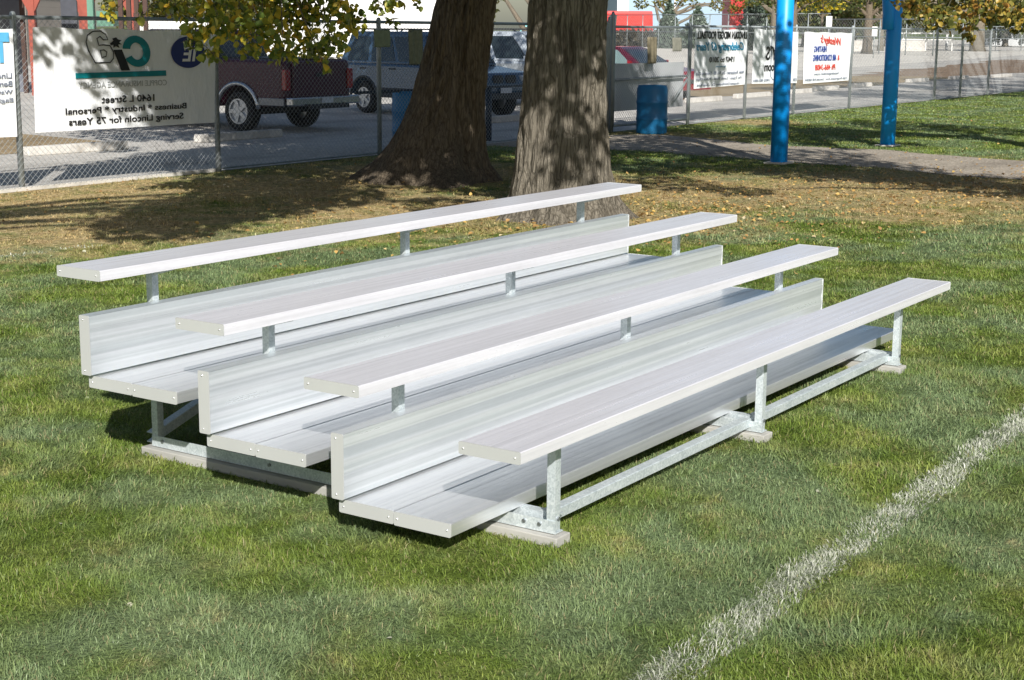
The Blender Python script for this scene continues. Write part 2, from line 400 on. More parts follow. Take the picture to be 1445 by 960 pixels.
# ------------------------------------------------------------ grass blades
def in_path(x, y):
    ax = np.interp(y, [p[1] for p in sa][::-1], [p[0] for p in sa][::-1]); bx_ = np.interp(y, [p[1] for p in sb][::-1], [p[0] for p in sb][::-1])
    return (x > bx_ + .1) & (x < ax - .1)
TREES_AT = [(9.18, 5.6, .72), (11.58, 9.05, .9)]
def blades(name, d0, d1, dens, length, width, m, fil=None, spread=R(23)):
    cdir = math.atan2(fw.y, fw.x)
    area = spread * (d1 * d1 - d0 * d0)
    N = int(area * dens)
    d = np.sqrt(rng.random(N) * (d1 * d1 - d0 * d0) + d0 * d0); a = cdir + (rng.random(N) * 2 - 1) * spread
    x = CAM.x + d * np.cos(a); y = CAM.y + d * np.sin(a)
    keep = (y < 11.95) & ~in_path(x, y)
    t = tan_mask(x, y)
    keep &= rng.random(N) > t * .72
    # patchy turf
    keep &= rng.random(N) < .55 + .75 * vnoise(x * 6, y * 6)
    for tx, ty, r in TREES_AT: keep &= np.hypot(x - tx, y - ty) > r
    if fil is not None: keep &= fil(x, y)
    x = x[keep]; y = y[keep]; t = t[keep]; n = len(x)
    th = vnoise(x * 1.7, y * 1.7) * 9 + vnoise(x * 8 + 9, y * 8) * 5 + rng.normal(0, 1.4, n)
    ln = length * (.45 + rng.random(n) * .9) * (.55 + .75 * vnoise(x * 3 + 40, y * 3)) * (1 - .45 * t)
    lean = np.clip(rng.normal(1.12, .3, n), .15, 1.52)
    cx, sx = np.cos(th), np.sin(th)
    hx = np.sin(lean) * ln; hz = np.cos(lean) * ln
    wx, wy = -sx, cx
    tw = rng.normal(0, .6, n); wx, wy = wx * np.cos(tw) - wy * np.sin(tw), wx * np.sin(tw) + wy * np.cos(tw)
    w_ = width * (.6 + rng.random(n) * .8) / 2
    V = np.empty((n, 5, 3))
    z0 = 0.0
    V[:, 0] = np.stack([x - wx * w_, y - wy * w_, np.full(n, z0)], 1); V[:, 1] = np.stack([x + wx * w_, y + wy * w_, np.full(n, z0)], 1)
    mx = x + cx * hx * .4; my = y + sx * hx * .4; mz = hz * .62 + ln * .12
    V[:, 2] = np.stack([mx + wx * w_ * .8, my + wy * w_ * .8, mz], 1); V[:, 3] = np.stack([mx - wx * w_ * .8, my - wy * w_ * .8, mz], 1)
    V[:, 4] = np.stack([x + cx * hx, y + sx * hx, hz * .92 + .002], 1)
    F = np.arange(n)[:, None, None] * 5 + np.array([[0, 1, 2], [0, 2, 3], [3, 2, 4]])[None]
    return V.reshape(-1, 3), F.reshape(-1, 3)
def line_p(x, y):
    e = np.abs(y + .835 - .012 * x + (vnoise(x * 1.5, 3) - .5) * .05)
    e2 = np.abs(y - (-.1 * x + 8.25))
    p = np.clip((.10 - e) / .05, 0, 1) * (.5 + .5 * (vnoise(x * 9, y * 14) > .33)) * (x < 9)
    return np.maximum(p, np.clip((.12 - e2) / .08, 0, 1) * .35 * ((x < 5.3) & (x > 2)))
LOD = [(3.9, 6.4, 24000, .034, .0025), (6.4, 9.5, 14000, .035, .0033), (9.5, 14, 6500, .036, .005), (14, 21, 2600, .04, .008), (21, 33, 1500, .036, .011), (33, 75, 260, .036, .024)]
Vs = []; Fs = []; off = 0
for a in LOD:
    V, F = blades('g', *a, None, lambda x, y: rng.random(len(x)) > line_p(x, y) * .93)
    Vs.append(V); Fs.append(F + off); off += len(V)
g = np_mesh('grass', np.concatenate(Vs), np.concatenate(Fs), M['blade'])
tag(g, 'short green football field turf with dry patches', 'grass', kind='stuff')
Vs = []; Fs = []; off = 0
for a in LOD[:3]:
    V, F = blades('l', a[0], a[1], a[2] * 1.25, a[3] * .8, a[4] * 1.15, None, lambda x, y: rng.random(len(x)) < line_p(x, y))
    Vs.append(V); Fs.append(F + off); off += len(V)
g = np_mesh('painted_line', np.concatenate(Vs), np.concatenate(Fs), M['chalkblade'])
tag(g, 'white chalk side line painted across the turf', 'line', kind='structure')

# ------------------------------------------------------------ leaves
LEAF = np.array([(0, 0), (.30, .10), (.47, .38), (.34, .72), (0, 1.08), (-.34, .72), (-.47, .38), (-.30, .10)])
def leaves(P, size, flat=.0, droop=.5):
    """P (n,3); returns V,F of 8-gon leaves (folded along the midrib)"""
    n = len(P)
    nrm = rng.normal(0, 1, (n, 3)); nrm[:, 2] = np.abs(nrm[:, 2]) + flat; nrm /= np.linalg.norm(nrm, axis=1)[:, None]
    t = rng.normal(0, 1, (n, 3)); t[:, 2] -= droop; t -= nrm * (t * nrm).sum(1)[:, None]; t /= np.linalg.norm(t, axis=1)[:, None] + 1e-9
    b = np.cross(nrm, t)
    s = size * (.6 + .7 * rng.random(n))
    L = LEAF
    V = P[:, None] + (b[:, None] * L[None, :, :1] + t[:, None] * L[None, :, 1:] + nrm[:, None] * (np.abs(L[None, :, :1]) * .35)) * s[:, None, None]
    F = np.arange(n)[:, None, None] * 8 + np.array([[0, 1, 2, 3], [0, 3, 4, 4], [0, 4, 5, 5], [0, 5, 6, 7]])[None]
    # triangles only
    T = np.array([[0, 1, 2], [0, 2, 3], [0, 3, 4], [0, 4, 5], [0, 5, 6], [0, 6, 7]])
    F = np.arange(n)[:, None, None] * 8 + T[None]
    return V.reshape(-1, 3), F.reshape(-1, 3)
def blob_points(blobs, per, shell=.35):
    out = []
    for b in blobs:
        k = max(4, int(per * b[3] ** 2))
        d = rng.normal(0, 1, (k, 3)); d /= np.linalg.norm(d, axis=1)[:, None]
        r = b[3] * (shell + (1 - shell) * rng.random(k)) ** .6
        out.append(np.array(b[:3]) + d * r[:, None] * np.array([1, 1, .8]))
    return np.concatenate(out)
def crown(parent, blobs, per, size, m, droop=.5, name='crown'):
    V, F = leaves(blob_points(blobs, per), size, .2, droop)
    return np_mesh(name, V, F, m, parent)
def limbs(base, blobs, r0, sag=.15):
    mb = MB(); base = Vector(base)
    for b in blobs:
        e = Vector(b[:3]); d = e - base; L = d.length
        pts = []; rr = []
        k = 7
        for i in range(k + 1):
            t = i / k
            p = base + d * t + Vector((0, 0, L * sag * math.sin(math.pi * t)))
            p += Vector((random.uniform(-1, 1), random.uniform(-1, 1), random.uniform(-1, 1))) * L * .02 * (0 < i < k)
            pts.append(p); rr.append(r0 * (1 - t) ** 1.1 * min(1, .5 + L * .08) + .008)
        mb.tube(pts, rr, 7)
    return mb
def trunk(prof, ctr, m, parent, lobes=6, seed=0, flare=.22, nz=240, na=320, ridge=.056):
    """prof: [(z, radius)], ctr: [(z, x, y)] local"""
    zs = np.concatenate([np.linspace(prof[0][0], 2.6, nz), np.linspace(2.7, prof[-1][0], 14)])
    th = np.linspace(0, 2 * np.pi, na, endpoint=False)
    Z, T = np.meshgrid(zs, th, indexing='ij')
    Rr = np.interp(Z, [p[0] for p in prof], [p[1] for p in prof])
    lob = sum(np.cos(T * k + seed * k) * a for k, a in ((lobes, .5), (lobes - 2, .35), (3, .35)))
    Rr = Rr * (1 + flare * lob * np.clip(1 - Z / .75, 0, 1) ** 1.6 + .03 * np.cos(3 * T + Z * 1.2 + seed))
    per = 34 if na > 200 else 14
    tt = T / (2 * np.pi) * per + np.sin(Z * 3 + T * 2) * .5
    def pn(f, zf, s_): # periodic noise in angle
        a = vnoise(tt * f + s_, Z * zf + s_); return a
    bl = T / (2 * np.pi)
    ns = lambda f, zf, s_: (pn(f, zf, s_) * (1 - bl ** 8) + vnoise((tt - per) * f + s_, Z * zf + s_) * bl ** 8)
    ridg = 1 - np.abs(ns(1.0, 1.7, seed) * 2 - 1)
    ridg = np.clip(ridg * 1.5 - .2, 0, 1)
    Rr = Rr + ridge * (ridg - .6) + ridge * .5 * (ns(2.6, 6, seed + 7) - .5)
    cx = np.interp(Z, [c[0] for c in ctr], [c[1] for c in ctr]); cy = np.interp(Z, [c[0] for c in ctr], [c[2] for c in ctr])
    V = np.stack([cx + Rr * np.cos(T), cy + Rr * np.sin(T), Z], -1).reshape(-1, 3)
    nzt = len(zs); i, j = np.meshgrid(np.arange(nzt - 1), np.arange(na), indexing='ij')
    a = i * na + j; b = i * na + (j + 1) % na
    F = np.stack([a, b, b + na, a + na], -1).reshape(-1, 4)
    return np_mesh('trunk', V, F, m, parent, smooth=True)

def canopy_blobs(c, rad, zlo, zhi, n, r=(.8, 1.5), hole=.25):
    out = []
    for i in range(n):
        a = random.random() * 2 * math.pi; q = math.sqrt(random.uniform(hole ** 2, 1)) * rad
        z = random.uniform(zlo, zhi); k = 1 - .35 * ((z - zlo) / (zhi - zlo))
        out.append((c[0] + q * k * math.cos(a), c[1] + q * k * math.sin(a), z, random.uniform(*r)))
    return out
# blobs given relative to the world, trees parented with their base at the origin of the empty
def loc(blobs, o): return [(b[0] - o[0], b[1] - o[1], b[2], b[3]) for b in blobs]

T1 = (9.18, 5.60, 0)
t1 = empty('shade_tree', T1, 'big grey-barked tree trunk right behind the bleacher, lit with dappled sun', 'tree', 'large shade trees')
trunk([(-.05, .72), (.06, .62), (.2, .535), (.5, .475), (.9, .435), (1.3, .405), (1.9, .375), (2.6, .365), (5.2, .30)], [(0, 0, 0), (1, .0, .0), (2.3, .02, -.03), (5.2, .15, .1)], M['bark'], t1, 7, 1.0, .16)
T2 = (11.58, 9.05, 0)
t2 = empty('shade_tree', T2, 'shaded brown tree trunk with wide flared roots, left of the other big trunk', 'tree', 'large shade trees')
trunk([(-.05, .98), (.06, .86), (.2, .72), (.45, .60), (.7, .53), (1.0, .46), (1.4, .41), (2.3, .36), (2.9, .35), (5.2, .28)], [(0, -.04, .06), (.3, 0, 0), (.8, .07, -.10), (1.4, .14, -.21), (2.3, .24, -.36), (5.2, .5, -.7)], M['bark2'], t2, 6, 2.2, .22)
NEAR = [(6.19, 7.65, 1.9, 0.24), (6.77, 7.85, 1.97, 0.25), (6.73, 7.44, 1.87, 0.28), (7.22, 7.53, 1.97, 0.29), (7.39, 7.4, 1.7, 0.2), (6.76, 6.59, 1.84, 0.19), (6.39, 6.87, 1.68, 0.15), (7.24, 8.12, 1.69, 0.13), (6.26, 7.64, 1.67, 0.12), (6.94, 6.84, 1.55, 0.07), (8.17, 7.51, 1.98, 0.16), (7.36, 7.01, 2.11, 0.21), (6.76, 8.61, 2.07, 0.13), (6.4, 8.05, 1.76, 0.1), (6.05, 8.78, 2.06, 0.11), (5.67, 7.93, 2.02, 0.07), (6.41, 8.44, 2.1, 0.1), (8.18, 7.14, 2.14, 0.13), (7.74, 6.7, 1.97, 0.06), (8.22, 6.72, 2.16, 0.07), (7.41, 7.5, 2.11, 0.29), (6.02, 7.38, 2.12, 0.2), (7.2, 7.96, 2.14, 0.29), (7.87, 6.72, 2.18, 0.09), (6.9, 7.6, 2.45, .5), (7.3, 7.2, 2.6, .5), (6.2, 7.9, 2.6, .45), (7.9, 7.2, 2.55, .35), (6.0, 8.3, 2.5, .3)]
def shade(targets, r=.9, jit=.5, n=1):
    """crown masses standing between the sun and a shaded spot: (x, y, z of the spot, height in the crown)"""
    out = []
    for x, y, z, h in targets:
        for _ in range(n):
            k = (h - z) / SUN.z
            out.append((x + SUN.x * k + random.uniform(-jit, jit), y + SUN.y * k + random.uniform(-jit, jit), h + random.uniform(-.3, .5), r * random.uniform(.75, 1.2)))
    return out
can1 = canopy_blobs((9.6, 6.4), 4.6, 4.2, 9.5, 46) + [(5.4, 2.4, 5.2, 1.0), (6.6, 3.2, 5.6, .9), (6.2, 4.6, 5.0, .9)] + shade([(9.2 + random.uniform(-.3, .3), 5.6 + random.uniform(-.3, .3), z, 4.6 + random.uniform(0, 1)) for z in (2.6, 2.5, 2.35, 2.2, 2.1, 2.0, 1.85, 1.7, 1.6, 1.5, 1.4, 1.2, 1.1, .95, .8, .7, .6, .45)], .26, .12) + shade([(9.2, 5.6, 2.9, 5.3), (9.3, 5.4, 2.4, 5.2)], .5, .1) + shade([(x, y, .6, random.uniform(6.5, 9)) for x, y in ((17, 12.8), (19, 13.5), (21, 12.8), (23, 14), (20, 15.5), (22, 16.5), (24, 16), (25, 18), (23, 18.5), (26, 17), (28, 18), (26.5, 20), (24.5, 20.5), (21, 18), (18.5, 14.8), (23, 11.9), (21.3, 11.4), (29, 19.5), (17.2, 11.8), (19, 11.4))], 1.15, .4)
can2 = canopy_blobs((12.0, 9.4), 5.0, 4.4, 10, 50) + [(7.2, 5.0, 5.0, 1.0), (8.0, 5.6, 4.6, .8), (7.6, 6.0, 5.6, 1.0), (6.9, 7.5, 3.6, .7), (7.6, 8.5, 4.2, .9), (9, 8, 3.9, .9)] + shade([(11.75, 8.8, z, 5.0 + z * .4) for z in (1.25, 1.6, 1.95, 2.3, 2.6, 2.9)], .55, .15) + shade([(11.6 + random.uniform(-.4, .4), 9.0 + random.uniform(-.5, .4), z, 5.2) for z in (.1, .2, .35, .4, .5, .6, .7, .8, .9, 1.0, .15, .3)], .27, .2) + shade([(x, y, .4, random.uniform(5.5, 8.5)) for x, y in ((13, 13.5), (14.5, 13), (16, 13.6), (15, 15), (17, 15.6), (16.8, 17.2), (17.5, 18.5), (19, 17), (18.5, 19.5), (16.5, 20), (20, 20), (14.8, 17), (12.5, 12.6), (15.5, 12.4), (13.4, 11.6), (12, 10.8), (14.2, 10.8), (13.2, 9.8), (18, 21.5), (20, 22.5))], 1.1, .4)
lb1 = loc(can1, T1); limbs((.15, .1, 4.6), random.sample(lb1, 16) , .17).build('limb', M['bark'], t1, True)
crown(t1, lb1, 560, .125, M['leafcan'])
lb2 = loc(can2, T2); limbs((.45, -.6, 4.6), random.sample(lb2, 16), .17).build('limb', M['bark2'], t2, True)
crown(t2, lb2, 560, .125, M['leafcan'])
# drooping leafy bough of the left tree that hangs in front of the fence
nb = loc(NEAR, T2)
bough = MB(); hub = Vector((-4.6, -1.4, 3.4)); root = Vector((.3, -.45, 3.6))
bough.tube([root, root.lerp(hub, .3) + Vector((0, 0, .35)), root.lerp(hub, .65) + Vector((0, 0, .4)), hub], [.11, .08, .055, .03], 8)
for b in nb:
    e = Vector(b[:3]); k = [hub, hub.lerp(e, .35) + Vector((0, 0, .15)), hub.lerp(e, .7) + Vector((random.uniform(-.1, .1), random.uniform(-.1, .1), .05)), e - Vector((0, 0, b[3] * .5))]
    bough.tube(k, [.014, .009, .006, .003], 6)
    for q in range(6):
        d = Vector((random.gauss(0, 1), random.gauss(0, 1), random.gauss(-.2, .7))).normalized() * b[3] * 1.1
        bough.tube([e, e + d * .6 + Vector((0, 0, .02)), e + d], [.004, .0028, .0014], 5)
bough.build('bough', M['bark'], t2, True)
V, F = leaves(blob_points(nb, 2000, .1), .07, .0, .9)
np_mesh('leafy_bough', V, F, M['leafnear'], t2)
# small sprays at the top of the right trunk
for b_ in ((.32, -.3, 2.28, .09), (.1, -.36, 2.34, .08), (.42, -.2, 2.36, .1)):
    V, F = leaves(blob_points([b_], 2600, .1), .06, 0, .9)
    np_mesh('sprout', V, F, M['leafnear'], t1)

# trees just out of the frame whose crowns and shade reach into it
def side_tree(pos, blobs, label, h=4.5, r=.3, per=620, m='leafcan', extra=None):
    o = empty('shade_tree', (*pos, 0), label, 'tree', 'large shade trees')
    trunk([(-.05, r * 1.8), (.3, r * 1.25), (1, r), (h, r * .8)], [(0, 0, 0), (h, .1, .1)], M['bark'], o, 5, pos[0], .2, 30, 60)
    lb = loc(blobs, pos)
    limbs((.1, .1, h - .3), lb[:14], .14).build('limb', M['bark'], o, True)
    crown(o, lb, per, .12, M[m])
    return o
side_tree((-3.2, 4.6), [(.6, 3.0, 5.0, .95), (1.6, 3.5, 5.1, .9), (2.1, 3.2, 4.8, .7), (.2, 2.5, 5.3, .7), (-2.8, 4, 6, 1.1), (-3, 5, 6.5, 1.3), (-4, 3.5, 6, 1.2)] + shade([(7.2, 9.0, 0, 4.9), (7.7, 9.2, 0, 5), (8.2, 8.6, 0, 5.1), (6.3, 8.2, 0, 4.8), (7.2, 8.4, 0, 5.2), (9.2, 9.4, 0, 5.3), (10.2, 9.1, 0, 5.5), (10.8, 8.5, 0, 5.2), (9.4, 7.3, 0, 5.2), (8.7, 10.2, 0, 5.4), (9.8, 10.4, 0, 5.6), (10.6, 11.2, 0, 5.8), (8.9, 8.1, 0, 5.2)], .72, .25) + shade([(8.3 + .5 * i, 12, 1.8 - .3 * (i % 3), 5.3) for i in range(5)] + [(10.2, 12, 1.7, 5.3), (10.4, 12, 1.2, 5.3), (8.0, 12, 1.75, 5.3), (10.3, 13.4, 0, 6), (11.6, 14, 0, 6), (12.2, 15.6, 0, 6)], .42, .2), 'tree out of the frame on the left whose crown shades the dry turf', 5)
side_tree((8.6, -4.4), [(5.6, -1.4, 6, .45), (8.2, 1.6, 5.7, .8), (8.9, .2, 6, .95), (8.6, -.8, 5.8, .8), (9.4, -1.9, 6.2, .95), (8.3, -2.6, 6, .9), (9.6, -6.8, 6.4, 1.), (8.0, -6.6, 6.4, 1.2), (8.2, 2.6, 5.6, .6), (10.4, -6.0, 6.0, .8), (10.3, 1.0, 6.3, .8), (7, -5, 7, 1.2)] + shade([(16, 8.6, 0, 5.5), (15.1, 6.9, 0, 5.5), (15.8, 6.1, 0, 5.6), (15.9, 5.1, 0, 5.8), (15.8, 4.1, 0, 6), (14.6, 7.6, 0, 5.6), (17.2, 7.6, 0, 6), (17.0, 6.2, 0, 6), (16.6, 5.2, 0, 6.2), (18.2, 8.6, 0, 6), (13.2, 6.5, 0, 5.4), (14.1, 8.6, 0, 5.6), (18.4, 6.4, 0, 6.2)], .75, .3), 'tree out of the frame at the near right whose crown shades the lawn', 5)
RIGHT = [(17.98, 4.99, 2.22, 0.27), (17.57, 4.53, 2.12, 0.27), (19.25, 4.76, 2.03, 0.23), (18.62, 4.15, 2.26, 0.33), (19.21, 3.91, 2.21, 0.32), (19.31, 4.66, 1.85, 0.11), (19.19, 3.94, 1.98, 0.1), (19.32, 4.91, 2.35, 0.34), (18.12, 5.15, 2.33, 0.16), (18.8, 5.67, 2.37, 0.09)]
t3 = side_tree((18.6, .6), [(14.4, 3.0, 5.8, .9), (15.8, 2.4, 5.9, .9), (16.4, 1.4, 6.1, .9), (17.4, 2.6, 6.2, 1.), (14.0, 1.4, 6, .6), (18.6, 3.4, 4.6, .8), (18.4, 4.4, 3.4, .7), (18.6, .6, 7, 1.3), (19.4, 0, 6, 1.1)] + shade([(20.9, 9.9, 0, 6), (22.2, 9.2, 0, 6), (23.4, 8.5, 0, 6.2), (19.5, 9.6, 0, 5.8), (24.2, 8.9, 0, 6.3), (25, 12, 1.5, 6.5), (27.2, 12, 1.3, 6.8), (24.6, 12, 1, 6.2), (28.2, 12, 1.5, 7), (22, 10.4, 0, 6)], .7, .3), 'tree behind the right frame edge whose yellowing bough hangs over the path', 5)
rb = loc(RIGHT, (18.6, .6)); mb = MB()
for b in rb:
    e = Vector(b[:3]); hub = Vector((-.1, 3.6, 3.3))
    mb.tube([hub, hub.lerp(e, .5) + Vector((0, 0, .1)), e], [.012, .008, .003], 6)
mb.tube([(.1, .1, 4.3), (0, 2, 4.2), (-.1, 3.6, 3.3)], [.08, .05, .02], 7)
mb.build('bough', M['bark'], t3, True)
V, F = leaves(blob_points(rb, 1700, .1), .075, 0, .9); np_mesh('leafy_bough', V, F, M['leafbrown'], t3)
side_tree((38, 2.5), shade([(x, y, 0, 8) for x, y in ((43, 15.5), (45.5, 16), (48, 14.5), (50, 16.5), (47, 17.5), (43.5, 17.8), (51.5, 15), (40, 12.8), (42, 12.4), (41, 14.2))], 1.1, .5), 'tree out of the frame far right whose crown shades the gravel', 5)
side_tree((48, 4), shade([(x, y, 0, 9) for x, y in ((53, 16.5), (51, 17.6), (49.5, 15.5), (57.5, 18), (62, 17.2), (66, 16.2), (56, 17), (59, 16.5), (54, 14.5), (58, 14), (62, 15), (61, 13.4), (65, 14.5), (55, 12.4), (50, 12.2), (47, 11.6), (52, 11.4), (57, 11.6), (68, 15.5), (60, 18))], 1.3, .6), 'second tree out of the frame far right, farther along the fence', 5)

# fallen leaves
n = 5200
cl = [(8.9, 5.0, 1.6, 900), (10.3, 5.2, 1.2, 350), (14.5, 3.3, 1.7, 900), (16, 2.2, 1.6, 500), (9, 8.5, 3.0, 300), (6, 11.3, 2.5, 220), (14, 8, 4, 350), (24, 8, 5, 500), (12.4, 4.2, 1.6, 300)]
pp = [np.stack([cx + rng.normal(0, r, k), cy + rng.normal(0, r * .8, k)], 1) for cx, cy, r, k in cl]

pp = np.concatenate(pp); pp = pp[pp[:, 1] < 11.8]
P = np.concatenate([pp, rng.uniform(.012, .035, (len(pp), 1))], 1)
V, F = leaves(P, .036, 2.2, 0)
tag(np_mesh('fallen_leaves', V, F, M['litter']), 'scattered orange and tan fallen leaves on the turf', 'leaves', kind='stuff')

qq = np.stack([rng.uniform(-2, 12, 120), rng.uniform(-2.5, 8, 120), rng.uniform(.004, .014, 120)], 1)
V, F = leaves(qq, .026, 1.6, 0)
tag(np_mesh('fallen_leaves', V, F, M['paleleaf']), 'few pale curled dry leaves lying in the near turf', 'leaves', kind='stuff')
# ------------------------------------------------------------ bleacher
L = 4.572
bl = empty('bleacher', (2.286, 1.4, 0), 'low four-row aluminium bleacher with bright bench seats standing on the grass', 'bleacher')
bl.location = (0, 0, 0)
def plank_prof(W, T, grooves, depth=.002, gw=.005):
    """section in (y,z), top at z=0, front edge y=0"""
    c = .003
    p = [(0, -T), (0, -c), (c, 0)]
    for i in range(grooves):
        y = W * (i + 1) / (grooves + 1)
        p += [(y - gw, 0), (y - gw * .6, -depth), (y + gw * .6, -depth), (y + gw, 0)]
    p += [(W - c, 0), (W, -c), (W, -T)]
    return p + [(W - .004, -T), (W - .004, -.012), (.004, -.012), (.004, -T)]
def cap(name, y0, y1, z0, z1, x, sgn, parent, rivets, r=.006):
    mb = MB(); q = []
    for cy, cz, a0 in ((y1 - r, z1 - r, 0), (y0 + r, z1 - r, 90), (y0 + r, z0 + r, 180), (y1 - r, z0 + r, 270)):
        for k in range(4): a = R(a0 + k * 30); q.append((cy + r * math.cos(a), cz + r * math.sin(a)))
    mb.prism(q, 'x', x, x + sgn * .004)
    o = mb.build(name, M['cap'], parent)
    for y, z in rivets:
        MB().tube([(x + sgn * .004, y, z), (x + sgn * .0065, y, z), (x + sgn * .008, y, z)], [.0040, .0036, .0015], 10).build('rivet', M['rivet'], parent, True)
    return o
RUN, RISE = .6932, .1489
SX = [.012, -.026, -.010, -.018]
SDZ = [.0, 0, 0, .0]
for i in range(4):
    y0 = i * RUN; zt = .4704 + i * RISE; x0 = SX[i]
    p = [(y0 + a, zt + b) for a, b in plank_prof(.2627, .0441, 5, .0004, .007)]
    s = MB().prism(p, 'x', x0, x0 + L).build('seat_plank', M['alu_seat'], bl)
    for sg, xx in ((-1, x0), (1, x0 + L)):
        cap('end_cap', y0 - .001, y0 + .2637, zt - .0455, zt + .0012, xx, sg, s, [(y0 + .02, zt - .022), (y0 + .243, zt - .022)])
for i in range(3):
    y0 = .3023 + i * RUN; zt = .1514 + i * RISE; x0 = .0176
    for k in range(2):
        ya = y0 + k * .265
        p = [(ya + a, zt + b) for a, b in plank_prof(.2605, .0495, 6, .0004, .006)]
        s = MB().prism(p, 'x', x0, x0 + L).build('foot_plank', M['alu'], bl)
        for sg, xx in ((-1, x0), (1, x0 + L)):
            cap('end_cap', ya - .0005, ya + .262, zt - .051 - .002 * (k == 0), zt + .001 - .001 * (k == 0), xx, sg, s, [(ya + (.016 if k == 0 else .022), zt - .026), (ya + (.247 if k == 0 else .24), zt - .026)])
    # riser board: upright plank
    y0 = .7868 + i * RUN; zb = .1602 + i * RISE; H = .2561; x0 = -.0072
    pr_ = [(0, 0)]
    bands = [(.0, .055, 0), (.055, .10, .0035), (.10, .15, 0), (.15, .20, .0035), (.20, H, 0)]
    for a, b, dd in bands: pr_ += [(dd, a + .002), (dd + (.0032 if dd == 0 else -.0028), b - .002)]
    pr_ += [(0, H), (.0569, H), (.0569, 0)]
    p = [(y0 + a, zb + b) for a, b in pr_[1:]]
    s = MB().prism(p, 'x', x0, x0 + L).build('riser_board', M['alu_riser'], bl)
    for sg, xx in ((-1, x0), (1, x0 + L)):
        cap('end_cap', y0 - .001, y0 + .058, zb - .001, zb + H + .001, xx, sg, s, [(y0 + .034, zb + .018), (y0 + .034, zb + H - .018)])
FX = [.409, 2.237, 4.061]
def angle_z(mb, x, y, z0, z1, a=.045, t=.004, sx=1, sy=1):     # upright angle iron, corner at x,y
    mb.prism([(x, y), (x + sx * a, y), (x + sx * a, y + sy * t), (x + sx * t, y + sy * t), (x + sx * t, y + sy * a), (x, y + sy * a)], 'z', z0, z1)
def angle_y(mb, x, y0, y1, z, a=.05, t=.004, dn=False):
    k = -1 if dn else 1
    mb.prism([(x, z), (x + a, z), (x + a, z + k * t), (x + t, z + k * t), (x + t, z + k * a), (x, z + k * a)], 'y', y0, y1)
for fx in FX:
    # timber skid and steel sill
    MB().box(fx - .035, fx + .065, .075, 2.31, .0, .040).build('timber_skid', M['wood'], bl, bevel=.004)
    sm = MB(); sm.prism([(fx - .004, .044), (fx + .05, .044), (fx + .05, .049), (fx, .049), (fx, .094), (fx - .004, .094)], 'y', .10, 2.27)
    sm.build('ground_sill', M['galv'], bl)
    for i in range(4):
        yp = .105 + i * .7085
        zt = .4704 + i * RISE - .0442
        yy = yp if i == 0 else .8437 + .004 + (i - 1) * RUN
        lg = MB(); angle_z(lg, fx, yy, .05, zt, .037, .004)
        lg.build('leg', M['galv'], bl)
        # seat bracket: tapered arm under the seat plank
        ys = i * RUN + .02
        am = MB(); am.add([(fx + .003 * (1 if 1 else 0) + .002, q[0], q[1]) for q in ((ys, zt - .0005), (yy + .10 if i else ys + .22, zt - .0005), (yy + .10 if i else ys + .22, zt - .03), (yy + .0, zt - .045), (ys, zt - .008))] +
                          [(fx + .006, q[0], q[1]) for q in ((ys, zt - .0005), (yy + .10 if i else ys + .22, zt - .0005), (yy + .10 if i else ys + .22, zt - .03), (yy + .0, zt - .045), (ys, zt - .008))],
                          [(4, 3, 2, 1, 0), (5, 6, 7, 8, 9)] + [(k, (k + 1) % 5, (k + 1) % 5 + 5, k + 5) for k in range(5)])
        am.bar((fx + .05, yy + .03, zt - .006), (fx + .20, yy + .03, zt - .006), .05, .01)
        am.add([(fx + .05, yy + .028, zt - .012), (fx + .20, yy + .028, zt - .012), (fx + .05, yy + .028, zt - .045), (fx + .05, yy + .034, zt - .012), (fx + .20, yy + .034, zt - .012), (fx + .05, yy + .034, zt - .045)],
               [(0, 1, 2), (5, 4, 3), (0, 3, 4, 1), (1, 4, 5, 2), (2, 5, 3, 0)])
        am.build('seat_bracket', M['galv'], bl)
    for i in range(3):
        zt = .1514 + i * RISE - .0505; ya = (.115 if i == 0 else .85 + (i - 1) * RUN); yb = .84 + i * RUN
        mb = MB(); mb.prism([(fx + .055, zt), (fx + .10, zt), (fx + .10, zt - .004), (fx + .059, zt - .004), (fx + .059, zt - .042), (fx + .055, zt - .042)], 'y', ya + .012, yb)
        mb.build('foot_support', M['galv'], bl)
    for y, z in ((.17, .074), (.24, .074), (.80, .074), (.88, .074), (1.55, .074), (2.2, .074)):
        MB().tube([(fx - .004, y, z), (fx - .011, y, z)], .0085, 6).build('bolt', M['bolt'], bl)
    MB().tube([(fx + .02, .105, .1), (fx + .02, .098, .1)], .0085, 6).build('bolt', M['bolt'], bl)
def brace_x(a, b, name='cross_brace', w1=.05):
    mb = MB(); a = Vector(a); b = Vector(b)
    mb.bar(a, b, .004, w1); mb.bar(a + Vector((0, .024, w1 / 2)), b + Vector((0, .024, w1 / 2)), .044, .004); mb.bar(a + Vector((0, .024, -w1 / 2 + .002)), b + Vector((0, .024, -w1 / 2 + .002)), .044, .004)
    return mb.build(name, M['galv'], bl)
brace_x((.46, .16, .085), (2.235, .16, .085), w1=.038); brace_x((2.29, .16, .085), (4.06, .16, .085), w1=.038)
for xa, xb in ((.43, 2.25), (2.25, 4.08)):
    brace_x((xa, 2.285, .07), (xb, 2.285, .62), w1=.045); brace_x((xa, 2.30, .62), (xb, 2.30, .07), w1=.045)
    brace_x((xa, 1.60, .07), (xb, 1.60, .07), w1=.045)

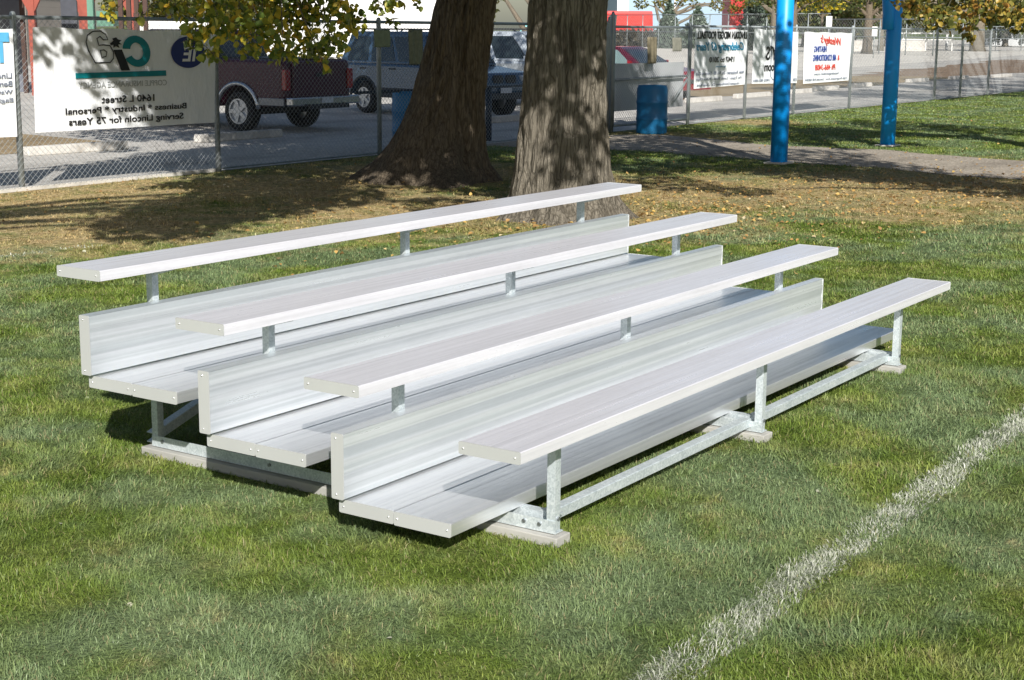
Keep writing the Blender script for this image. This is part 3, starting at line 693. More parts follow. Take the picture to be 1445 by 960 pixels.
# ------------------------------------------------------------ fence along y = 12
H = 2.02
POSTS = [-8.5, -5.3, -2.2, .95, 4.1, 7.46, 10.69, 14.14]
POSTS2 = [24.24, 26.92, 29.55, 33.0, 36.3, 39.4, 41.7, 44.4, 48.6, 52.5, 56.5, 60.5, 64.5, 68.5]
def wires(x0, x1, z0=.05, z1=H - .04, y=12.0, pitch=.082, r=.0022):
    V = []; F = []
    hh = z1 - z0
    def seg(a, b, yo):
        n = len(V)
        d = Vector((b[0] - a[0], 0, b[1] - a[1])).normalized(); nn = Vector((-d.z, 0, d.x))
        for p in (a, b):
            V.append((p[0] + nn.x * r, y + yo, p[1] + nn.z * r)); V.append((p[0] - nn.x * r, y + yo, p[1] - nn.z * r)); V.append((p[0], y + yo - 1.6 * r, p[1]))
        for k in range(3): F.append((n + k, n + (k + 1) % 3, n + 3 + (k + 1) % 3, n + 3 + k))
    sl_ = .92
    xx = x0 - hh / sl_
    while xx < x1:
        for sg in (1, -1):
            # line from (xx, z0) up to (xx+hh/sl, z1), clipped to the bay
            a = xx; b = xx + hh / sl_
            ca, cb = max(a, x0), min(b, x1)
            if cb > ca:
                za = z0 + (ca - a) * sl_; zb = z0 + (cb - a) * sl_
                if sg == 1: seg((ca, za), (cb, zb), 0)
                else: seg((ca, z0 + z1 - za), (cb, z0 + z1 - zb), .004)
        xx += pitch
    return np.array(V), np.array(F)
def chain_fence(posts, label, group, y=12.0, h=H, r=.034, post_r=.036, mesh=True, rail_name='top_rail'):
    f = empty('chain_link_fence', (posts[0], y, 0), label, 'fence', group)
    X0 = posts[0]
    for x in posts:
        mb = MB().tube([(x - X0, 0, -.1), (x - X0, 0, h + .01), (x - X0, 0, h + .04), (x - X0, 0, h + .05)], [post_r, post_r, post_r * .8, .01], 12)
        mb.build('post', M['fence'], f, True)
    MB().tube([(0, -.0, h - .02), (posts[-1] - X0, 0, h - .02)], .024, 10).build(rail_name, M['fence'], f, True)
    MB().tube([(0, .02, .04), (posts[-1] - X0, .02, .04)], .012, 8).build('tension_wire', M['fence'], f, True)
    for a, b in zip(posts[:-1], posts[1:]):
        V, F = wires(a - X0, b - X0, .04, h - .03, -.045, .082 if a < 30 else .11, .0022 if a < 30 else .003)
        np_mesh('wire_mesh', V, F, M['wire'], f)
    return f
chain_fence(POSTS + [20.9], 'near left chain-link fence with grey posts between turf and gravel lot', 'chain-link fencing')
chain_fence(POSTS2, 'chain-link fence running to the right of the gate, carrying three banners', 'chain-link fencing')
# gate
gt = empty('fence_gate', (21.12, 12, 0), 'chain-link gate with a horizontal middle bar and two dark hinge posts', 'gate')
for x, r_, h_ in ((0, .045, 2.18), (-.14, .03, 2.08)): MB().tube([(x, 0, 0), (x, 0, h_), (x, 0, h_ + .07)], [r_, r_, .02], 12).build('gate_post', M['fence'], gt, True)
fr = MB()
for a, b in (((.1, .02, .12), (.1, .02, 1.97)), ((3.2, .02, .12), (3.2, .02, 1.97)), ((.1, .02, 1.97), (3.2, .02, 1.97)), ((.1, .02, .12), (3.2, .02, .12)), ((.1, .02, .98), (3.2, .02, 1.0)), ((2.5, .02, .5), (3.2, .02, 1.0))): fr.tube([a, b], .024, 8)
fr.build('gate_frame', M['fence'], gt, True)
V, F = wires(.12, 3.18, .12, 1.96, -.02); np_mesh('wire_mesh', V, F, M['wire'], gt)
pb_ = MB().box(21.24, 24.2, 12.10, 12.12, .38, 1.28).build('sheet_panel', mat('grey_panel', (.50, .52, .54), .55, 0, .06, 2)); tag(pb_, 'flat pale grey panel fixed behind the gate beside the blue barrel', 'panel')
# dark guard rail behind the fence
gr = empty('guard_rail', (17.77, 12.5, 0), 'dark blue steel hand rail on a post between the two big trunks', 'rail')
MB().tube([(0, 0, 0), (0, 0, .93)], .055, 12).build('post', M['steeldark'], gr, True)
MB().tube([(-3.6, 0, .93), (3.1, 0, .93)], .022, 10).build('rail', M['steeldark'], gr, True)
# footing strip under the left fence
f0 = MB().box(-8.5, 10.6, 11.96, 12.05, 0, .05).build('fence_kerb', M['concrete'], None, bevel=.005); tag(f0, 'low pale kerb under the left fence', 'kerb')

# cloths and papers tied to the fence
for x0, x1, z0, z1, lab, col, th in ((13.95, 14.33, 1.63, 1.89, 'square olive sheet tied on the fence left of the shaded trunk', (.26, .30, .20), .004), (14.8, 15.13, 1.36, 1.89, 'long rumpled olive cloth hanging on the fence beside the square sheet', (.22, .23, .16), .012),
                                 (22.36, 22.70, 1.27, 1.78, 'long brown cloth hanging on the gate wire', (.16, .14, .09), .012), (23.37, 23.75, 1.5, 1.77, 'small grey-brown sheet on the gate near its right post', (.22, .22, .18), .004)):
    nx, nz = 14, 10; V = []; F = []
    for j in range(nz + 1):
        for i in range(nx + 1):
            u, v = i / nx, j / nz
            V.append((x0 + (x1 - x0) * u + .008 * math.sin(v * 5), 11.93 + th * math.sin(u * 16 + v * 1.5), z0 + (z1 - z0) * v))
    for j in range(nz):
        for i in range(nx): a = j * (nx + 1) + i; F.append((a, a + 1, a + nx + 2, a + nx + 1))
    o = np_mesh('hanging_cloth', np.array(V), np.array(F), mat('cloth_olive', col, .9, 0, .2, 20), None, True); tag(o, lab, 'cloth', 'cloths tied to the fence')
    o.modifiers.new('solid', 'SOLIDIFY').thickness = .003

# ------------------------------------------------------------ banners
def text_part(txt, x0, x1, z0, z1, m, parent, y=-.004, shear=0, off=0, name='lettering', dz=0, space=1):
    cu = bpy.data.curves.new('t', 'FONT'); cu.body = txt; cu.extrude = 0.002; cu.shear = shear; cu.offset = off; cu.space_character = space; cu.resolution_u = 3
    to = bpy.data.objects.new('t', cu); C.objects.link(to)
    bpy.context.view_layer.update()
    dg = bpy.context.evaluated_depsgraph_get(); me = bpy.data.meshes.new_from_object(to.evaluated_get(dg))
    bpy.data.objects.remove(to)
    n = len(me.vertices); co = np.empty(n * 3); me.vertices.foreach_get('co', co); co = co.reshape(-1, 3)
    mn, mx = co.min(0), co.max(0)
    u = 1 - (co[:, 0] - mn[0]) / (mx[0] - mn[0]); v = (co[:, 1] - mn[1]) / (mx[1] - mn[1])     # mirrored lettering, as seen
    X = x0 + (x1 - x0) * u; Z = z0 + (z1 - z0) * v + dz * u; Y = y - co[:, 2]
    me.vertices.foreach_set('co', np.stack([X, Y, Z], 1).astype(np.float32).ravel()); me.update()
    me.materials.clear(); me.materials.append(m)
    o = bpy.data.objects.new(name, me); C.objects.link(o); o.parent = parent
    return o
def banner(tl, tr, bl_, br, label, Y=11.90):
    o = empty('banner', (tl[0], Y, 0), label, 'banner', 'banners tied to the fence'); X0 = tl[0]
    nx, nz = 40, 16; V = []; F = []
    for j in range(nz + 1):
        for i in range(nx + 1):
            u, v = i / nx, j / nz
            x = (bl_[0] * (1 - u) + br[0] * u) * (1 - v) + (tl[0] * (1 - u) + tr[0] * u) * v
            z = (bl_[1] * (1 - u) + br[1] * u) * (1 - v) + (tl[1] * (1 - u) + tr[1] * u) * v
            z += .008 * math.sin(u * 19) * (v > .9)
            V.append((x - X0, .012 + .004 * math.sin(u * 9 + v * 4) - .005 * abs(math.sin(u * 23 + v * 7)) * abs(2 * v - 1) ** 2, z))
    for j in range(nz):
        for i in range(nx): a = j * (nx + 1) + i; F.append((a, a + 1, a + nx + 2, a + nx + 1))
    np_mesh('vinyl_sheet', np.array(V), np.array(F), M['banner'], o, True)
    return o, X0
def T(o, X0, txt, x0, x1, z0, z1, m, **k): return text_part(txt, x0 - X0, x1 - X0, z0, z1, M[m], o, **k)
def flat(o, X0, name, poly, m, y0=-.006, y1=-.002):
    return MB().prism([(p[0] - X0, p[1]) for p in poly], 'y', y0, y1).build(name, M[m], o)
def ring_poly(outer, inner): return outer, inner
def stroke(o, X0, name, pts, wd, m, y=-.004, closed=False):
    mb = MB(); P = [Vector((p[0] - X0, y, p[1])) for p in pts]
    if closed: P.append(P[0])
    V = []; n = len(P)
    for i, p in enumerate(P):
        d = (P[min(i + 1, n - 1)] - P[max(i - 1, 0)]).normalized(); s_ = Vector((-d.z, 0, d.x)) * wd / 2
        V += [p + s_, p - s_]
    mb.add(V, [(2 * i, 2 * i + 1, 2 * i + 3, 2 * i + 2) for i in range(n - 1)])
    q = mb.build(name, M[m], o); q.modifiers.new('s', 'SOLIDIFY').thickness = .002
    return q
# 1: left edge banner
b, X = banner((4.5, 1.89), (7.38, 1.87), (4.5, .68), (7.36, .645), 'white banner at the left frame edge with a blue T and place names')
flat(b, X, 'letter_bar', [(6.9, 1.725), (7.31, 1.725), (7.31, 1.83), (6.9, 1.83)], 'skyink')
flat(b, X, 'letter_stem', [(7.17, 1.49), (7.22, 1.49), (7.22, 1.722), (7.17, 1.722)], 'skyink')
flat(b, X, 'letter_stem', [(7.08, 1.49), (7.14, 1.49), (7.14, 1.69), (7.08, 1.69)], 'skyink')
for t_, z, wd in (('Lincoln', 1.315, .36), ('Bennet', 1.222, .34), ('Waverly', 1.123, .38), ('Eagle', 1.031, .26)):
    T(b, X, t_, 7.32 - wd, 7.32, z, z + .062, 'slate', off=.004)
# 2: insurance banner
b, X = banner((7.66, 1.89), (10.62, 1.85), (7.62, .675), (10.55, .665), 'large white banner with teal logo and the street address 1640 L Street')
T(b, X, '1640 L Street', 8.63, 9.49, .985, 1.072, 'black', off=.012, dz=.0)
T(b, X, 'Business * Industry * Personal', 8.07, 10.04, .848, .948, 'black', off=.012)
T(b, X, 'Serving Lincoln for 75 Years', 8.11, 9.98, .715, .82, 'black', off=.012)
flat(b, X, 'teal_bar', [(8.246, 1.290), (9.704, 1.294), (9.704, 1.362), (8.246, 1.354)], 'teal')
T(b, X, 'COPPLE INSURANCE AGENCY', 8.28, 9.71, 1.175, 1.245, 'greyink', off=.002)
# C (mirrored): thick arc open to the left
def arc(cx, cz, rx, rz, a0, a1, n=26): return [(cx + rx * math.cos(R(a0 + (a1 - a0) * i / n)), cz + rz * math.sin(R(a0 + (a1 - a0) * i / n))) for i in range(n + 1)]
def slant(p, k=.12, z0=1.6): return [(x - (z - z0) * k, z) for x, z in p]
co_, ci_ = arc(9.225, 1.605, .225, .192, 170, -152), arc(9.225, 1.605, .105, .105, 165, -150)
mb = MB(); P_ = slant(co_) ; Q_ = slant(ci_); n = len(P_)
mb.add([(x - X, -.006, z) for x, z in P_] + [(x - X, -.006, z) for x, z in Q_] + [(x - X, -.002, z) for x, z in P_] + [(x - X, -.002, z) for x, z in Q_],
       [(i, i + 1, n + i + 1, n + i) for i in range(n - 1)] + [(2 * n + i, 3 * n + i, 3 * n + i + 1, 2 * n + i + 1) for i in range(n - 1)] + [(i, 2 * n + i, 2 * n + i + 1, i + 1) for i in range(n - 1)] + [(n + i, n + i + 1, 3 * n + i + 1, 3 * n + i) for i in range(n - 1)])
mb.build('letter_c', M['teal'], b)
flat(b, X, 'letter_i', [(8.965, 1.372), (9.105, 1.372), (8.985, 1.628), (8.85, 1.625)], 'black')
flat(b, X, 'bird_mark', [(8.80, 1.70), (8.86, 1.735), (8.84, 1.76), (8.90, 1.775), (8.93, 1.75), (8.985, 1.74), (8.945, 1.715), (8.985, 1.69), (8.93, 1.69), (8.945, 1.65), (8.89, 1.67), (8.85, 1.65), (8.86, 1.69), (8.815, 1.68)], 'black')
ap = [(8.56, 1.47), (8.70, 1.475), (8.79, 1.47), (8.845, 1.52), (8.85, 1.60), (8.80, 1.675), (8.70, 1.685), (8.625, 1.68), (8.60, 1.76), (8.65, 1.785), (8.70, 1.745), (8.77, 1.745), (8.74, 1.81), (8.66, 1.85), (8.54, 1.845), (8.455, 1.80), (8.43, 1.72), (8.46, 1.62)]
stroke(b, X, 'letter_a', ap, .014, 'black', closed=True)
stroke(b, X, 'letter_a', [(8.66, 1.535), (8.73, 1.545), (8.745, 1.60), (8.70, 1.625), (8.645, 1.62)], .012, 'black', closed=True)
flat(b, X, 'round_emblem', arc(10.10, 1.585, .295, .20, 0, 360, 40)[:-1], 'navy')
T(b, X, 'IE', 9.99, 10.25, 1.47, 1.66, 'whiteink', y=-.009, shear=-.2, off=.02)
# 3: football banner
b, X = banner((24.30, 1.95), (26.76, 1.93), (24.30, .735), (26.7, .765), 'grey-white banner lettered LINCOLN MIDGET FOOTBALL, first right of the gate')
T(b, X, 'LINCOLN MIDGET FOOTBALL', 24.36, 26.70, 1.745, 1.90, 'black', off=.02)
T(b, X, 'Celebrating 63 Years', 24.34, 26.56, 1.45, 1.68, 'cyanink', shear=.35, off=.012)
T(b, X, '1947 to 2010', 24.95, 26.12, 1.26, 1.375, 'black', off=.012)
T(b, X, 'Sponsors', 25.25, 25.73, 1.145, 1.19, 'cyanink')
T(b, X, 'Nebr. Restaurant - Sta. No. 80 - Executive Club', 24.36, 26.62, 1.005, 1.075, 'slate')
T(b, X, 'Pie Types - Lewis Sheet - Police Dept', 24.38, 26.50, .88, .95, 'slate')
T(b, X, 'Hospital Distribution Co. - Snap Bank', 24.40, 26.40, .765, .83, 'slate')
# 4: sports room banner
b, X = banner((27.08, 1.96), (29.46, 1.90), (27.06, .77), (29.50, .73), "white banner partly hidden by a blue pole, lettered CY'S and Room")
T(b, X, "CY'S", 27.72, 28.62, 1.275, 1.59, 'black', off=.02)
T(b, X, 'r Room', 27.66, 28.52, 1.03, 1.23, 'black', off=.02)
T(b, X, '(402) 483-0801', 27.12, 27.95, .79, .865, 'slate')
T(b, X, '1301', 29.25, 29.45, .78, .85, 'slate')
stroke(b, X, 'glass_outline', [(28.75, 1.84), (28.15, 1.84), (28.0, 1.76), (28.0, .92), (28.12, .84), (28.75, .84)], .022, 'slate')
# 5: heating banner
b, X = banner((29.80, 1.90), (32.75, 1.88), (29.86, .70), (32.66, .72), 'bright white banner lettered HEATING in blue with a red script heading')
T(b, X, "Wesley's", 30.75, 32.0, 1.60, 1.84, 'redink', shear=.45, off=.012, dz=-.08)
T(b, X, 'HEATING', 30.40, 31.15, 1.43, 1.57, 'blueink', off=.018)
T(b, X, 'AIR CONDITIONING', 30.36, 31.78, 1.22, 1.37, 'blueink', off=.018)
T(b, X, '&', 31.86, 31.97, 1.23, 1.35, 'redink', off=.01)
T(b, X, 'Ph 466-3408', 30.50, 31.75, 1.0, 1.14, 'redink', shear=.2, off=.014)
T(b, X, 'heatingandair.com', 30.47, 31.96, .872, .945, 'slate')
T(b, X, '12th Progressive Ave.  Lincoln NE 68504', 29.95, 32.50, .745, .815, 'slate')

# ------------------------------------------------------------ blue poles, barrels
def pole(x, y, label):
    o = empty('blue_pole', (x, y, 0), label, 'pole', 'blue steel poles')
    MB().tube([(0, 0, 0), (0, 0, 3.4)], .125, 32).build('shaft', M['blue'], o, True)
    MB().box(-.2, .2, -.16, .16, 0, .03).build('footing', M['concrete'], o, bevel=.01)
    return o
pole(16.72, 6.56, 'bright blue steel pole nearest the camera, in front of the banners')
p2 = pole(21.17, 6.56, 'bright blue steel pole farther right, beyond the dirt path')
p2.location = (21.17, 6.56, 0)
cp = MB().tube([(-.25, .12, 3.4), (-.12, .06, 2.2), (-.12, .06, 1.95)], [.1, .1, .1], 20); cp.build('side_arm', M['blue'], p2, True)
def barrel(x, y, r, h, label, n=40):
    o = empty('plastic_barrel', (x, y, 0), label, 'barrel', 'blue plastic barrels')
    prof = [(.0, .0), (.93, .0), (.98, .02), (1, .05), (1.0, .28), (1.03, .30), (1.03, .33), (1.0, .35), (1.0, .62), (1.03, .64), (1.03, .67), (1.0, .69), (1.0, .90), (.97, .96), (.92, .985), (.93, 1.0), (.90, 1.0), (.88, .96), (.0, .96)]
    V = []; F = []
    for i, (a, z) in enumerate(prof):
        for j in range(n): t_ = 2 * math.pi * j / n; V.append((a * r * math.cos(t_), a * r * math.sin(t_), z * h))
    for i in range(len(prof) - 1):
        for j in range(n): q = i * n + j; s_ = i * n + (j + 1) % n; F.append((q, s_, s_ + n, q + n))
    np_mesh('drum', np.array(V), np.array(F), M['barrel'], o, True)
    MB().tube([(.16 * 1, -.1, h * .96), (.16, -.1, h * .985)], .035, 12).build('bung', M['barrel'], o, True)
    return o
barrel(21.35, 11.25, .29, .90, 'blue plastic barrel standing in front of the gate')
barrel(15.6, 12.45, .36, .93, 'dark blue barrel half hidden behind the shaded trunk')

# ------------------------------------------------------------ parking blocks
def block(x, y, ln, rz, label):
    mb = MB(); mb.prism([(-.09, 0), (.09, 0), (.065, .14), (-.065, .14)], 'x', -ln / 2, ln / 2)
    o = mb.build('parking_block', M['concrete'], None, bevel=.02); o.location = (x, y, 0.004); o.rotation_euler = (0, 0, rz)
    return tag(o, label, 'parking block', 'concrete parking blocks')
pbk = [(11.6, 15.9, 1.9, -.03, 'long pale parking block below the banner with the teal logo'), (15.2, 15.95, 2.0, -.02, 'shaded parking block by the wheel of the dark pickup'), (22.9, 15.4, 2.1, 0, 'parking block in front of the silver vehicle between the trunks'),
       (33.7, 16.45, 2.0, 0, 'short sunlit parking block, left of two under the football banner'), (37.3, 16.7, 2.4, .02, 'sunlit parking block, right of two under the football banner'), (41.0, 16.9, 2.0, 0, 'parking block just right of the near blue pole base'),
       (44.2, 17.3, 2.0, 0, 'parking block in shade below the heating banner'), (48.0, 17.6, 2.0, 0, 'parking block in shade left of the far blue pole'), (55.0, 18.0, 2.3, 0, 'parking block in shade right of the far blue pole'),
       (60.0, 18.0, 2.3, .0, 'sunlit parking block, leftmost past the far blue pole'), (64.5, 17.6, 3.0, 0, 'long sunlit parking block near the right frame edge'), (69.5, 17.2, 3.0, 0, 'farthest sunlit parking block at the right frame edge')]
for a in pbk: block(*a)

# ------------------------------------------------------------ vehicles
M['glass'] = glass_mat(); M['tyre'] = mat('tyre_rubber', (.02, .02, .021), .8); M['chrome'] = mat('chrome', (.52, .54, .57), .22, .9, .04)
M['trimdark'] = mat('dark_trim', (.035, .037, .04), .6); M['tail'] = mat('tail_lens', (.30, .01, .015), .2, coat=.6); M['lamp'] = mat('lamp_lens', (.62, .66, .70), .12, .3, coat=.6)
M['plate'] = mat('plate_white', (.62, .66, .72), .5); M['rim'] = mat('alloy_rim', (.55, .57, .60), .3, .7, .06); M['seatcloth'] = mat('seat_dark', (.03, .03, .03), .8)
def wheel(parent, x, y, r, side, wd=.24):
    """wheel with its axle along local x"""
    w_ = empty('wheel', (x, y, r), None, None); w_.parent = parent
    prof = [(.62, .5), (.9, .5), (.97, .42), (1, .28), (1, -.28), (.97, -.42), (.9, -.5), (.62, -.5)]
    n = 36; V = []; F = []
    for a, t_ in prof:
        for j in range(n): q = 2 * math.pi * j / n; V.append((t_ * wd, a * r * math.cos(q), a * r * math.sin(q)))
    for i in range(len(prof)):
        for j in range(n):
            F.append((i * n + j, i * n + (j + 1) % n, ((i + 1) % len(prof)) * n + (j + 1) % n, ((i + 1) % len(prof)) * n + j))
    np_mesh('tyre', np.array(V), np.array(F), M['tyre'], w_, True)
    rm = MB(); s_ = side
    rm.tube([(s_ * wd * .30, 0, 0), (s_ * wd * .36, 0, 0)], r * .62, 28)
    rm.tube([(s_ * wd * .36, 0, 0), (s_ * wd * .50, 0, 0)], [r * .16, r * .12], 14)
    for k in range(5):
        a = 2 * math.pi * k / 5; d = Vector((0, math.cos(a), math.sin(a)))
        rm.bar(Vector((s_ * wd * .42, 0, 0)) + d * r * .1, Vector((s_ * wd * .44, 0, 0)) + d * r * .6, r * .2, .03, (1, 0, 0))
    for k in range(28):
        a = 2 * math.pi * k / 28; b2 = 2 * math.pi * (k + 1) / 28
        rm.bar((s_ * wd * .44, math.cos(a) * r * .6, math.sin(a) * r * .6), (s_ * wd * .44, math.cos(b2) * r * .6, math.sin(b2) * r * .6), .03, .035, (1, 0, 0))
    rm.build('rim', M['rim'], w_)
    return w_
def loft(name, secs, m, parent, smooth=True, bevel=0):
    """secs: list of rings (same length) of 3D points"""
    n = len(secs[0]); V = [p for s_ in secs for p in s_]; F = []
    for i in range(len(secs) - 1):
        for j in range(n): F.append((i * n + j, i * n + (j + 1) % n, (i + 1) * n + (j + 1) % n, (i + 1) * n + j))
    F.append(tuple(range(n))[::-1]); F.append(tuple((len(secs) - 1) * n + j for j in range(n)))
    mb = MB(); mb.add(V, F); return mb.build(name, m, parent, False, bevel)
def side_body(prof, wd, tuck=.06):
    """side profile (y,z) polygon lofted over the width with slightly tucked sides"""
    xs = [(-wd / 2 + tuck * .0, .985), (-wd / 2 + tuck, 1.0), (wd / 2 - tuck, 1.0), (wd / 2, .985)]
    cy = sum(p[0] for p in prof) / len(prof); cz = sum(p[1] for p in prof) / len(prof)
    return [[(x, cy + (y - cy) * k, cz + (z - cz) * k) for y, z in prof] for x, k in xs]
def arch(cy, r, z0, n=9):   # wheel arch points going in +y
    a0 = math.asin(max(-1, min(1, (z0 - .36) / r)))
    return [(cy - r * math.cos(a0 + (math.pi - 2 * a0) * i / n), .36 + r * math.sin(a0 + (math.pi - 2 * a0) * i / n)) for i in range(n + 1)]
def greenhouse(parent, base, top, z0, z1, wb, wt, m, name='cabin'):
    """base/top: (y0,y1); box tapering upwards; windows added as panes on each side"""
    def ring(y0, y1, wd, z): return [(-wd / 2, y0, z), (wd / 2, y0, z), (wd / 2, y1, z), (-wd / 2, y1, z)]
    rings = [ring(base[0], base[1], wb, z0), ring(base[0] + (top[0] - base[0]) * .9, base[1] + (top[1] - base[1]) * .9, wb + (wt - wb) * .9, z0 + (z1 - z0) * .9), ring(top[0] + .06 * (1 if top[1] > top[0] else -1), top[1] - .06, wt - .12, z1)]
    return loft(name, rings, m, parent, False, .04)
def pane(parent, quad, m, name='window', out=.006):
    a, b_, c, d = [Vector(p) for p in quad]; nn = (b_ - a).cross(d - a).normalized()
    mb = MB(); V = [p + nn * out for p in (a, b_, c, d)] + [p - nn * .004 for p in (a, b_, c, d)]
    mb.add(V, [(0, 1, 2, 3), (7, 6, 5, 4), (0, 4, 5, 1), (1, 5, 6, 2), (2, 6, 7, 3), (3, 7, 4, 0)])
    return mb.build(name, m, parent)
def side_windows(car, base, top, z0, z1, wb, wt, splits, m=None, fr=.06):
    """panes on both flanks between fractional positions along the cabin"""
    for sg in (-1, 1):
        for u0, u1 in splits:
            q = []
            for u, v in ((u0, .1), (u1, .1), (u1, .86), (u0, .86)):
                yb = base[0] + (base[1] - base[0]) * u; yt = top[0] + (top[1] - top[0]) * u
                q.append((sg * (wb + (wt - wb) * v) / 2 , yb + (yt - yb) * v, z0 + (z1 - z0) * v))
            if sg > 0: pane(car, q, m or M['glass'])
            else: pane(car, q[::-1], m or M['glass'])
def end_window(car, base_y, top_y, z0, z1, wb, wt, sgn, name):
    q = [(-(wb * .93 + (wt - wb) * .1) / 2, base_y + (top_y - base_y) * .08, z0 + (z1 - z0) * .08), ((wb * .93) / 2, base_y + (top_y - base_y) * .08, z0 + (z1 - z0) * .08),
         ((wt * .9) / 2, base_y + (top_y - base_y) * .86, z0 + (z1 - z0) * .86), (-(wt * .9) / 2, base_y + (top_y - base_y) * .86, z0 + (z1 - z0) * .86)]
    pane(car, q if sgn < 0 else q[::-1], M['glass'], name, .008)

# pickup: rear towards the fence; local +y = forward
def pickup(x, y, rz):
    car = empty('parked_pickup', (x, y, 0), 'dark maroon pickup truck parked tail to the fence with silver wheel arches', 'pickup truck', None, rz)
    paint = mat('maroon_paint', (.055, .007, .026), .38, 0, .1, 2, coat=.08); body2 = mat('lower_silver', (.26, .27, .29), .35, .5, .06)
    prof = [(0, .62), (.02, 1.25), (.06, 1.33), (2.0, 1.34), (2.05, 1.2), (4.3, 1.18), (5.45, 1.05), (5.6, .95), (5.62, .5), (5.1, .45)] + arch(4.5, .47, .45)[::-1] + [(3.6, .45), (1.8, .45)] + arch(1.15, .47, .45)[::-1] + [(.4, .5)]
    loft('body', side_body(prof, 1.92, .09), paint, car, False, .055)
    MB().prism([(.1, 0.0), (.1, .01), (1.9, .01), (1.9, 0)], 'x', -.82, .82).build('bed_floor', M['trimdark'], car).location = (0, 0, 1.345)
    cb = greenhouse(car, (2.02, 4.35), (2.22, 3.75), 1.2, 1.86, 1.84, 1.56, paint)
    side_windows(car, (2.02, 4.35), (2.22, 3.75), 1.2, 1.84, 1.86, 1.6, [(.05, .42), (.46, .9)])
    end_window(car, 2.0, 2.19, 1.2, 1.84, 1.8, 1.56, -1, 'rear_window'); end_window(car, 4.37, 3.79, 1.2, 1.84, 1.8, 1.56, 1, 'windshield')
    tg = MB().box(-.74, .74, -.035, 0.02, .66, 1.30).build('tailgate', paint, car, bevel=.015)
    MB().box(-.12, .12, -.055, -.036, 1.02, 1.09).build('handle', M['trimdark'], tg)
    for sg in (-1, 1):
        MB().box(sg * .88 - .075, sg * .88 + .075, -.04, .06, .78, 1.16).build('tail_lamp', M['tail'], car, bevel=.02)
        for cy in (1.15, 4.5):
            pts = [(sg * .965, cy - .53 * math.cos(a), .36 + .53 * math.sin(a)) for a in [R(8 + 164 * i / 16) for i in range(17)]]
            MB().tube(pts, .045, 8).build('wheel_arch_trim', M['chrome'], car, True)
        MB().box(sg * .955 - .02, sg * .955 + .02, 1.65, 4.0, .47, .60).build('sill_trim', body2, car, bevel=.01)
        MB().box(sg * .955 - .02, sg * .955 + .02, 0, .62, .50, .64).build('quarter_trim', body2, car, bevel=.01)
        MB().bar((sg * .96, 3.9, 1.3), (sg * 1.14, 3.85, 1.33), .1, .16).build('mirror', M['trimdark'], car)
    bp = MB(); bp.box(-.96, .96, -.2, -.04, .50, .66); bp.build('bumper', M['chrome'], car, bevel=.03)
    MB().box(-.55, .55, -.28, -.2, .44, .52).build('tow_step', M['trimdark'], car, bevel=.01)
    MB().box(-.16, .16, -.215, -.205, .54, .65).build('number_plate', M['plate'], car)
    for sg in (-1, 1):
        for cy in (1.15, 4.5): wheel(car, sg * .83, cy, .37, sg, .26)
    MB().box(-.8, .8, 1.0, 1.3, .3, .42).build('axle', M['trimdark'], car)
    return car
pickup(17.75, 16.35, 0)

